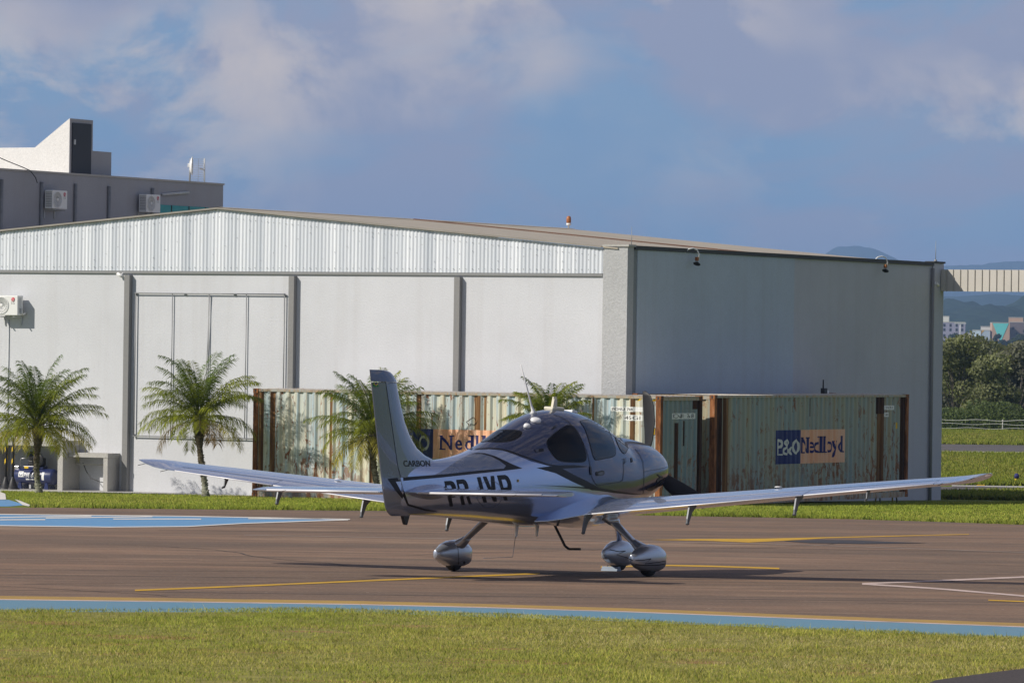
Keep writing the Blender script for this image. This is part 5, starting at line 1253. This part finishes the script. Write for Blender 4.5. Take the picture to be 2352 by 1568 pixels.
# ================================================================== FOLIAGE
def leaf_mesh(name, V, C, mat, parent=None):
    """quads given as (n,4,3) with one colour each"""
    n = len(V); me = bpy.data.meshes.new(name); me.vertices.add(4*n); me.vertices.foreach_set('co', np.asarray(V, float).reshape(-1))
    me.loops.add(4*n); me.loops.foreach_set('vertex_index', np.arange(4*n)); me.polygons.add(n); me.polygons.foreach_set('loop_start', np.arange(0, 4*n, 4))
    me.update(); me.validate(); a = me.color_attributes.new('Col', 'FLOAT_COLOR', 'POINT'); CC = np.ones((n, 4, 4)); CC[:, :, :3] = np.asarray(C)[:, None, :]; a.data.foreach_set('color', CC.reshape(-1))
    return link(name, me, mat, parent)
def make_palm(name, base, crown, label, seed, nf=34, flen=1.35, lean_top=None, rz=0.0, fern=False):
    rd = random.Random(seed); M = MAT
    p = empty(name, loc=base, label=label, cat='palm tree', group='pygmy date palms planted along the hangar')
    top = Vector(crown)-Vector(base); H = top.z
    pts = []; rs = []
    for i in range(25):
        u = i/24; q = Vector((top.x*(u**1.4)+.05*math.sin(u*5+seed), top.y*u, H*u)); pts.append(q)
        rs.append((.072+.05*max(0, .10-u)/.10+.085*max(0, min(1, (u-.58)/.25))-.05*max(0, (u-.9)/.1))*(1+.10*(i % 2)))
    mb = MB(); mb.tube(pts, rs, 14)
    # leaf base stubs
    for i in range(230):
        u = rd.uniform(.05, .98); k = int(u*24); c = pts[k].lerp(pts[min(k+1, 24)], u*24-k); a = i*2.39996; r = rs[k]; l = .03+.05*max(0, u-.55)*2.2
        d = Vector((math.cos(a), math.sin(a), 0)); t = Vector((-d.y, d.x, 0))*.02
        b = c+d*r*.85; e = c+d*(r+l)+Vector((0, 0, l*1.2))
        mb.add([b-t, b+t, e, b+Vector((0, 0, .05))], [(0, 1, 2), (1, 3, 2), (3, 0, 2)])
    mb.build('trunk', M['trunk'], p)
    # fronds: arching rachis with two ranks of narrow leaflets
    V = []; C = []
    rmb = MB()
    for i in range(nf):
        a = i*2.39996+rd.uniform(-.25, .25); g = i/nf              # 0 youngest (upright) .. 1 oldest (drooping)
        el = math.radians(84-88*g**1.1+rd.uniform(-9, 9)); L = flen*(.86+.26*math.sin(PI*min(1, .2+g*.8)))*rd.uniform(.9, 1.12)
        droop = (1.05+.30*g)*rd.uniform(.7, 1.25); az = Vector((math.cos(a), math.sin(a), 0)); old = g > .80 and rd.random() < .65; dead = g > .9 and rd.random() < .45
        q = top+Vector((az.x*.06, az.y*.06, .05-.28*g)); ang = el; line = [q.copy()]; tang = []
        ns = 20
        for s in range(ns):
            ang -= droop/ns*(.4+1.2*s/ns); d = az*math.cos(ang)+Vector((0, 0, math.sin(ang))); tang.append(d); q = q+d*(L/ns); line.append(q.copy())
        tang.append(tang[-1])
        rmb.tube(line, [.014*(1-.85*s/ns)+.001 for s in range(ns+1)], 5)
        side = Vector((-az.y, az.x, 0)); nl = 60
        base_c = (.26, .17, .075) if dead else (.34, .30, .06) if old else ((.075+.16*g, .125+.12*g, .018) if rd.random() < .66 else (.24, .27, .035))
        for j in range(nl):
            u = .10+.90*j/nl; k = min(ns-1, int(u*ns)); b = line[k].lerp(line[k+1], u*ns-k); d = tang[k]; up = side.cross(d); 
            ll = flen*.225*(math.sin(PI*min(1, .12+u*.80))**.6)*rd.uniform(.85, 1.15)
            for sg in (1, -1):
                dr = (side*sg*.86+d*(.55+.2*u)+up*rd.uniform(-.25, .35)).normalized(); w = .0085+.004*rd.random()
                wv = up.cross(dr).normalized()*w*1.0 if rd.random() < .5 else d*w
                m = b+dr*ll*.5; e = b+dr*ll+Vector((0, 0, -ll*(.30+.32*rd.random())))
                V.append([b-wv*.5, m-wv, e, m+wv]); f = rd.uniform(.7, 1.3); C.append([base_c[0]*f, base_c[1]*f, base_c[2]*f])
    cr = leaf_mesh('crown', V, C, M['frond'], p)
    rmb.build('frond_stalks', simple('palm_stalk', (.07, .085, .02), .6), p)
    return p
def make_tree(name, base, h, rx, label, seed, col, group, trunk_h=.35, leaf=.26, n=5200, cat='tree', pale=False):
    rg = np.random.default_rng(seed); rd = random.Random(seed); M = MAT
    p = empty(name, loc=base, label=label, cat=cat, group=group)
    nb = rd.randint(10, 15); blobs = []
    mb = MB(); tr = .035*h*.45+.05
    fork = Vector((rd.uniform(-.2, .2), rd.uniform(-.2, .2), h*trunk_h)); mb.tube([(0, 0, -.3), fork*.5+Vector((rd.uniform(-.1, .1), 0, 0)), fork], [tr*1.25, tr, tr*.8], 8)
    for i in range(nb):
        a = rd.uniform(0, 2*PI); u = rd.uniform(0, 1); zz = h*(trunk_h+.05+(.92-trunk_h)*u); rr = rx*(.75-.45*abs(u-.4))*rd.uniform(.35, 1.0)
        c = Vector((math.cos(a)*rr, math.sin(a)*rr, zz)); r = rx*rd.uniform(.30, .50); blobs.append((c, r))
        mb.tube([fork*.9, fork.lerp(c, .5)+Vector((0, 0, .05*h)), c], [tr*.5, tr*.28, tr*.1], 6)
    blobs.append((Vector((0, 0, h*.93)), rx*.33))
    mb.build('trunk', M['bark'], p)
    per = n//len(blobs); Vs = []; Cs = []
    for c, r in blobs:
        v = rg.normal(size=(per, 3)); v /= np.linalg.norm(v, axis=1)[:, None]; rad = r*rg.uniform(.35, 1.0, per)**.55*(1+.22*np.sin(v[:, 0]*5+c.x)*np.cos(v[:, 2]*6))
        q = np.array(c)+v*rad[:, None]*np.array([1, 1, .72])
        a1 = rg.normal(size=(per, 3)); a1 /= np.linalg.norm(a1, axis=1)[:, None]; b1 = np.cross(a1, v); b1 /= (np.linalg.norm(b1, axis=1)[:, None]+1e-9)
        s = leaf*rg.uniform(.5, 1.2, per)[:, None]
        Vs.append(np.stack([q-a1*s*.5, q+b1*s*.32, q+a1*s*.5, q-b1*s*.32], 1))
        cc = np.array(col)*rg.uniform(.7, 1.3, per)[:, None]*rd.uniform(.8, 1.25); Cs.append(cc)
    leaf_mesh('crown', np.concatenate(Vs), np.concatenate(Cs), M['leaf'], p)
    return p
def build_palms():
    def put(pxb, pyb, Y, cpx, cpy, dY=0.0):
        b = at(pxb, pyb, Y); b.z = gz(Y); c = at(cpx, cpy, Y+dY); return b, c
    for (pb, Y, cr, dY, lb, sd, nf, fl) in (((89, 1131), 133.5, (84, 968), -.1, 'bushy leaning palm in front of the air compressor shelter', 3, 56, 1.72), ((468, 1140), 130.4, (457, 948), .1, 'slim curved palm standing clear before the pipe frame on the wall', 8, 46, 1.66), ((862, 1143), 128.2, (860, 984), 0, 'drooping palm half hidden behind the aeroplane tail fin', 14, 48, 1.60), ((1262, 1146), 126.3, (1262, 972), 0, 'palm crown showing just above the aeroplane cabin roof', 21, 40, 1.20)):
        b, c = put(*pb, Y, *cr, dY); make_palm('palm_tree', b, c, lb, sd, nf, fl)
def build_far():
    M = MAT
    dist = [(2192, 372, 6.7, 3.3, 0, 'tall bright green tree right beside the hangar end'), (2228, 378, 6.5, 3.3, 1, 'bushy mid green tree second from the hangar end'), (2262, 366, 5.3, 2.8, 0, 'rounded tree with a pale trunk in the middle of the far row'), (2300, 374, 5.6, 3.2, 2, 'darker grey green tree right of the pale trunk'), (2338, 370, 6.3, 3.4, 2, 'full grey green tree towards the frame edge'), (2372, 376, 6.6, 3.5, 0, 'tree cut by the frame edge behind the fence'), (2178, 392, 6.6, 3.4, 2, 'low dark tree filling in behind the hangar end'), (2246, 398, 6.9, 3.6, 2, 'dark tree behind the gap in the far row'), (2284, 402, 5.6, 3.4, 1, 'low dense tree at the back of the far row'), (2322, 396, 6.3, 3.6, 1, 'tall back tree near the frame edge')]
    cols = [(.170, .184, .086), (.140, .154, .084), (.148, .152, .110)]
    for i, (px, Y, h, rx, c, lb) in enumerate(dist):
        p = at(px, 900, Y); p.z = gz(Y); make_tree('broadleaf_tree', p, h, rx, lb, 50+i, cols[c], 'trees behind the airfield fence', .12, .30, 7000)
    # low shrubs along the fence, one ragged hedge
    rg = np.random.default_rng(5); n = 9000; px = rg.uniform(2150, 2420, n); Y = rg.uniform(356, 366, n); x = (px-CX)/F*Y
    z = gz_arr(Y)+rg.uniform(0, 1, n)**1.4*(1.0+1.6*fbm(x*.9, Y*.05, 2)); a = rg.normal(size=(n, 3)); a /= np.linalg.norm(a, axis=1)[:, None]; b = np.cross(a, rg.normal(size=(n, 3))); b /= np.linalg.norm(b, axis=1)[:, None]; q = np.stack([x, Y, z], 1); s = rg.uniform(.12, .32, n)[:, None]
    tag(leaf_mesh('undergrowth', np.stack([q-a*s*.5, q+b*s*.35, q+a*s*.5, q-b*s*.35], 1), np.array([.095, .125, .045])*rg.uniform(.6, 1.4, n)[:, None], M['leaf']), kind='stuff')
    # barbed fence
    f = empty('wire_fence', loc=(0, 0, 0), label='white barbed wire fence with a forked post in front of the far trees', cat='fence')
    Yf = 352.0
    for px in (2142, 2304, 2470):
        p = at(px, 900, Yf); z = gz(Yf); MB().tube([(p.x, Yf, z-.2), (p.x, Yf, z+.85)], .04, 8).build('post', M['concrete'], f)
    for zz, w in ((.22, .04), (.52, .04), (.80, .05)):
        xs_ = frange(at(2130, 900, Yf).x, at(2480, 900, Yf).x, 60)
        MB().tube([(x, Yf-.06, gz(Yf)+zz+.04*math.sin(x*1.9+zz*9)-.02) for x in xs_], w*.30, 5).build('wire', M['label_white'], f)
    # taxiway edge light
    p = gnd(2335, 1111); l = empty('taxiway_light', loc=p, label='small yellow and black runway marker light standing in the grass', cat='marker light')
    MB().lathe([(.06, 0), (.065, .16), (.075, .20)], 14).build('base', M['label_yellow'], l); MB().lathe([(.085, .20), (.09, .31), (.055, .37), (0, .38)], 14).build('head', M['logo_navy'], l)
    sheet('yellow_spot', [(2242, 1113.5), (2252, 1111.5), (2262, 1112.5), (2262, 1116.5), (2244, 1116.5)], M['mark_yellow'], .03)
    # distant town
    YT = 2400.0; k = YT/F
    def bld(name, label, x0, x1, yt, yb, col, Y=YT, depth=14.0, side=None, mural=None, windows=None, rot=-.10):
        a = at(x0, yb, Y); b = at(x1, yt, Y); base = Vector(((a.x+b.x)/2, Y, gz(Y)-1)); w = b.x-a.x; h = b.z-base.z
        o = empty(name, loc=base, rz=rot, label=label, cat='building')
        MB().box(-w/2, w/2, 0, depth, 0, h).build('wall', plaster('town_wall', col, .2, .1), o)
        MB().box(-w/2-.1, w/2+.1, -.1, depth+.1, h+.01, h+.35).build('roof_slab', M['concrete'], o)
        if mural:
            for pts, c in mural: MB().prism([(u*w-w/2, v*h) for u, v in pts], -.12, -.02).build('mural', plaster('mural_paint', c, .1, .05), o)
        if windows:
            for u, v in windows: MB().box(u*w-w/2-.5, u*w-w/2+.5, -.08, .0, v*h-.7, v*h+.7).build('window', M['door_dark'], o)
        return o
    win = [(u, v) for u in (.15, .4, .65, .88) for v in (.3, .52, .74, .9)]
    bld('apartment_block', 'lilac grey apartment block with dark windows beside the hangar end', 2160, 2217, 741, 800, (.30, .29, .40), depth=16, windows=win)
    bld('apartment_block', 'narrow white topped tower rising behind the lilac block', 2164, 2180, 727, 800, (.70, .69, .66), Y=2450, depth=8, windows=[(.6, .75)])
    bld('apartment_block', 'low white and orange house between two blocks', 2217.7, 2232, 766, 800, (.66, .64, .58), mural=[([(0, .55), (1, .55), (1, .74), (0, .74)], (.70, .38, .08))])
    bld('apartment_block', 'pale blue block with an orange curve at its right side', 2233, 2252.5, 759, 800, (.55, .66, .80), mural=[([(1.0, .15), (.62, .2), (.70, .4), (.86, .55), (1.0, .62)], (.72, .40, .09))])
    bld('apartment_block', 'blue grey block with an orange corner and white roof room', 2253, 2273, 759, 802, (.40, .47, .60), mural=[([(0, 1), (0, .80), (.18, .92), (.38, 1)], (.72, .40, .09))])
    bld('roof_room', 'white roof room set behind the blue grey block', 2252, 2277, 750.5, 800, (.74, .72, .69), Y=2425, depth=8)
    bld('apartment_block', 'tan block painted with a large turquoise triangle', 2278, 2318, 742, 806, (.48, .33, .26), mural=[([(.03, .99), (.97, .99), (.5, .30)], (.16, .62, .66))], rot=-.03)
    bld('apartment_block', 'shaded side of the tan block, painted dark, at the frame edge', 2318.5, 2360, 741, 806, (.17, .14, .15), Y=2415, windows=[(.2, .3), (.4, .3), (.6, .5), (.8, .7), (.4, .6), (.2, .8)])  # side of the tan block, its shade put into darker walls
    bld('roof_room', 'tan roof room above the shaded block side at the frame edge', 2316, 2350, 730, 790, (.55, .37, .26), Y=2440, depth=8)
    for i, (px, Y, h, rx) in enumerate(((2198, 2150, 8, 5), (2222, 2180, 6.5, 4.5), (2238, 2100, 6, 4.5), (2254, 2200, 7.5, 4), (2266, 2150, 5, 3.5), (2290, 2200, 8.5, 3.6), (2304, 2120, 5.5, 4), (2322, 2180, 6, 4.5), (2346, 2150, 8, 5))):
        p = at(px, 800, Y); p.z = gz(Y)-2; make_tree('town_tree', p, h, rx, ['dark tree before the lilac apartment block', 'dark tree by the low white and orange house', 'tree right under the pale blue block', 'tree covering the orange curve of the pale blue block', 'small tree before the blue grey block', 'tree before the left foot of the turquoise triangle block', 'short tree under the tip of the turquoise triangle', 'tree before the left edge of the shaded block side', 'tree at the frame edge before the shaded block side'][i], 90+i, (.045, .06, .03), 'trees in front of the far town', .2, .9, 2200)
    for px, y0, y1, lb in ((2205, 799, 741, 'tall pale lamp mast before the lilac block'), (2299, 818, 800, 'short pale lamp mast below the turquoise triangle')):
        p = at(px, y0, 2080); q = at(px, y1, 2080); o = empty('lamp_mast', loc=(p.x, 2080, gz(2080)), label=lb, cat='lamp post', group='lamp masts near the far town')
        h = q.z-gz(2080); MB().tube([(0, 0, 0), (0, 0, h)], .28, 6).build('mast', M['pipe_pale'], o); MB().box(-2.4, 2.4, -.4, .4, h-.5, h).build('lamp_head', M['pipe_pale'], o)
    # hills
    def hill(name, Y, prof, mat, depth, rough, seed, z0=0.0):
        nx, nd = 260, 14; xs_ = [at(prof[0][0]+(prof[-1][0]-prof[0][0])*i/nx, 0, Y).x for i in range(nx+1)]
        pk = [(at(px, py, Y).x, at(px, py, Y).z) for px, py in prof]; vs = []; fs = []
        for j in range(nd+1):
            v = j/nd
            for x in xs_:
                hz = float(np.interp(x, [p[0] for p in pk], [p[1] for p in pk])); f = math.sin(v*PI/2)**.8
                nz = mnoise.fractal(Vector((x/Y*90, v*3, seed)), .8, 2.2, 6)*rough*Y/F
                vs.append((x, Y-depth*(1-v), z0+(hz-z0)*f+nz*f))
        n = nx+1
        for j in range(nd):
            for i in range(nx): fs.append((j*n+i, j*n+i+1, (j+1)*n+i+1, (j+1)*n+i))
        m = MB(); m.add(vs, fs, 0, True); return tag(m.build(name, mat, None, fix=False), kind='structure')
    t = NT('forested_hillside'); v = t.coord((.01, .01, .02)); a = t.noise(1.0, 8, v, .7)
    t.set(color=t.ramp(a, [(.3, (.014, .026, .024)), (.6, (.032, .052, .040)), (.8, (.060, .070, .050))]), rough=.95, spec=.05)
    hm = t.m
    hill('far_hills', 14000, [(1300, 660), (1600, 640), (1760, 625), (1860, 604), (1895, 588), (1925, 570), (1950, 567), (1975, 572), (2000, 588), (2020, 600), (2100, 612), (2180, 612), (2215, 607), (2240, 610), (2290, 606), (2352, 603), (2450, 600), (2700, 620), (3200, 640)], hm, 3000, 10, 1.5, 20)
    hill('mid_hills', 8000, [(1500, 720), (1800, 700), (2100, 690), (2200, 682), (2270, 688), (2352, 678), (2500, 690), (2900, 700)], hm, 2500, 12, 4.5, 10)
    hill('wooded_hill', 4200, [(1700, 760), (2000, 730), (2120, 706), (2190, 700), (2220, 712), (2255, 722), (2275, 716), (2300, 712), (2330, 724), (2380, 730), (2600, 745), (2900, 760)], hm, 1300, 34, 8.5, 8)
# ================================================================== LIGHT, SKY, AIR
def build_light():
    az, el = math.radians(66), math.radians(36)
    d = Vector((-math.sin(az)*math.cos(el), -math.cos(az)*math.cos(el), math.sin(el)))
    sd = bpy.data.lights.new('sun', 'SUN'); so = bpy.data.objects.new('sun', sd); COL.objects.link(so)
    sd.energy = SUN; sd.angle = math.radians(.53); sd.color = (1.0, .93, .82)
    so.rotation_euler = d.to_track_quat('Z', 'Y').to_euler(); so.location = (-30, -10, 60)
    w = bpy.data.worlds.new('World'); S.world = w; w.use_nodes = True; t = w.node_tree; t.nodes.clear()
    N = lambda ty, **kw: (lambda x: ([setattr(x, k, v) for k, v in kw.items()], x)[1])(t.nodes.new(ty))
    L = t.links.new
    out = N('ShaderNodeOutputWorld'); bg = N('ShaderNodeBackground'); L(bg.outputs[0], out.inputs[0])
    sky = N('ShaderNodeTexSky', sky_type='NISHITA', sun_disc=False); sky.sun_elevation = el; sky.sun_rotation = math.atan2(d.x, d.y); sky.altitude = 600; sky.air_density = 1.0; sky.dust_density = .3; sky.ozone_density = 3.0
    def mth(op, a, b=0.0, c=None):
        x = N('ShaderNodeMath', operation=op)
        for s, v in zip(x.inputs, (a, b)): 
            if hasattr(v, 'node'): L(v, s)
            else: s.default_value = v
        return x.outputs[0]
    def mix(f, a, b, mode='MIX'):
        x = N('ShaderNodeMix', data_type='RGBA', blend_type=mode)
        for s, v in ((x.inputs[0], f), (x.inputs[6], a), (x.inputs[7], b)):
            if hasattr(v, 'node'): L(v, s)
            else: s.default_value = v if isinstance(v, float) else (*v, 1)
        return x.outputs[2]
    def ramp(f, stops):
        x = N('ShaderNodeValToRGB'); e = x.color_ramp.elements
        while len(e) < len(stops): e.new(.5)
        for q, (p, c) in zip(e, stops): q.position = p; q.color = (c, c, c, 1) if isinstance(c, float) else (*c, 1)
        L(f, x.inputs[0]); return x.outputs[0]
    tc = N('ShaderNodeTexCoord'); sp = N('ShaderNodeSeparateXYZ'); L(tc.outputs['Generated'], sp.inputs[0])
    def noise(scale, sc=(1, 1, 1), loc=(0, 0, 0), detail=7, rough=.55, dist=0.0):
        mp = N('ShaderNodeMapping'); mp.inputs['Scale'].default_value = sc; mp.inputs['Location'].default_value = loc; L(tc.outputs['Generated'], mp.inputs[0])
        x = N('ShaderNodeTexNoise'); x.inputs['Scale'].default_value = scale; x.inputs['Detail'].default_value = detail; x.inputs['Roughness'].default_value = rough; x.inputs['Distortion'].default_value = dist; L(mp.outputs[0], x.inputs[0]); return x.outputs['Fac']
    # clear air: the Nishita sky, its glaring white low band toned to the photograph's blue
    el_ = mth('MAXIMUM', sp.outputs[2], 0.0)
    low = ramp(el_, [(0.0, (.22*SKYK, .30*SKYK, .46*SKYK)), (.03, (.225*SKYK, .345*SKYK, .515*SKYK)), (.07, (.185*SKYK, .325*SKYK, .53*SKYK)), (.35, (.15*SKYK, .28*SKYK, .50*SKYK))])
    clear = mix(ramp(el_, [(.10, 0.0), (.5, 1.0)]), low, sky.outputs[0])
    # lavender cloud veil and cream highlights
    a, b, q = SEED
    blue = ramp(noise(13.0, (1, 1, 2.0), (a, 2.0, b), 5, .5, .3), [(.36, (.180*SKYK, .320*SKYK, .500*SKYK)), (.60, (.250*SKYK, .365*SKYK, .500*SKYK))])
    c = mix(1.0, clear, ramp(el_, [(.15, (.74, .94, 1.22)), (.55, (.27, .36, .50))]), 'MULTIPLY')
    c = mix(ramp(el_, [(.10, .88), (.4, 0.0)]), c, blue)
    veil = ramp(noise(15.0, (1, 1, 1.9), (b, q, .7), 9, .56, .5), [(.42, 0.0), (.54, 1.0)])
    c = mix(mth('MULTIPLY', veil, ramp(el_, [(.075, .90), (.22, .22)])), c, (.325*SKYK, .335*SKYK, .445*SKYK))
    puff = ramp(noise(27, (1, 1, 1.45), (q, a, .3), 10, .60, .35), [(.46, 0.0), (.555, .78), (.64, 1.0)])
    zone = ramp(noise(10, (1, 1, 1.6), (a, b, q), 4, .5), [(.40, .0), (.56, 1.0)])
    hi = mth('MULTIPLY', mth('MULTIPLY', puff, zone), ramp(el_, [(.015, .50), (.06, 1.0)]))
    c = mix(mth('MULTIPLY', hi, .88), c, (.72*SKYK, .62*SKYK, .55*SKYK))
    L(c, bg.inputs[0]); bg.inputs[1].default_value = SKYS
def build_air():
    t = bpy.data.materials.new('air'); t.use_nodes = True; nt = t.node_tree; nt.nodes.clear(); o = nt.nodes.new('ShaderNodeOutputMaterial'); v = nt.nodes.new('ShaderNodeVolumePrincipled')
    v.inputs['Color'].default_value = (.37, .60, 1.0, 1); v.inputs['Density'].default_value = HAZE; v.inputs['Anisotropy'].default_value = .0
    nt.links.new(v.outputs[0], o.inputs['Volume'])
    mb = MB(); mb.box(-13000, 13000, -500, 17000, -9, 335); tag(mb.build('haze', t), kind='stuff')
SEED = (6.4, 2.8, 8.3)
SKYS, SUN, SKYK, HAZE = .10, 4.6, 10.6, .0001
build_materials(); build_ground(); build_grass(); build_plane(); build_hangar(); build_wall_items(); build_back_building(); build_containers(); build_shed(); build_palms(); build_far(); build_light()
if HAZE: build_air()
S.view_settings.view_transform = 'Standard'; S.view_settings.look = 'None'; S.view_settings.exposure = 0.0; S.view_settings.gamma = 1.0; S.view_settings.use_curve_mapping = False
S.cycles.max_bounces = 6; S.cycles.diffuse_bounces = 3; S.cycles.glossy_bounces = 3; S.cycles.transparent_max_bounces = 8; S.cycles.volume_bounces = 0
S.cycles.use_denoising = True
bpy.context.view_layer.update()
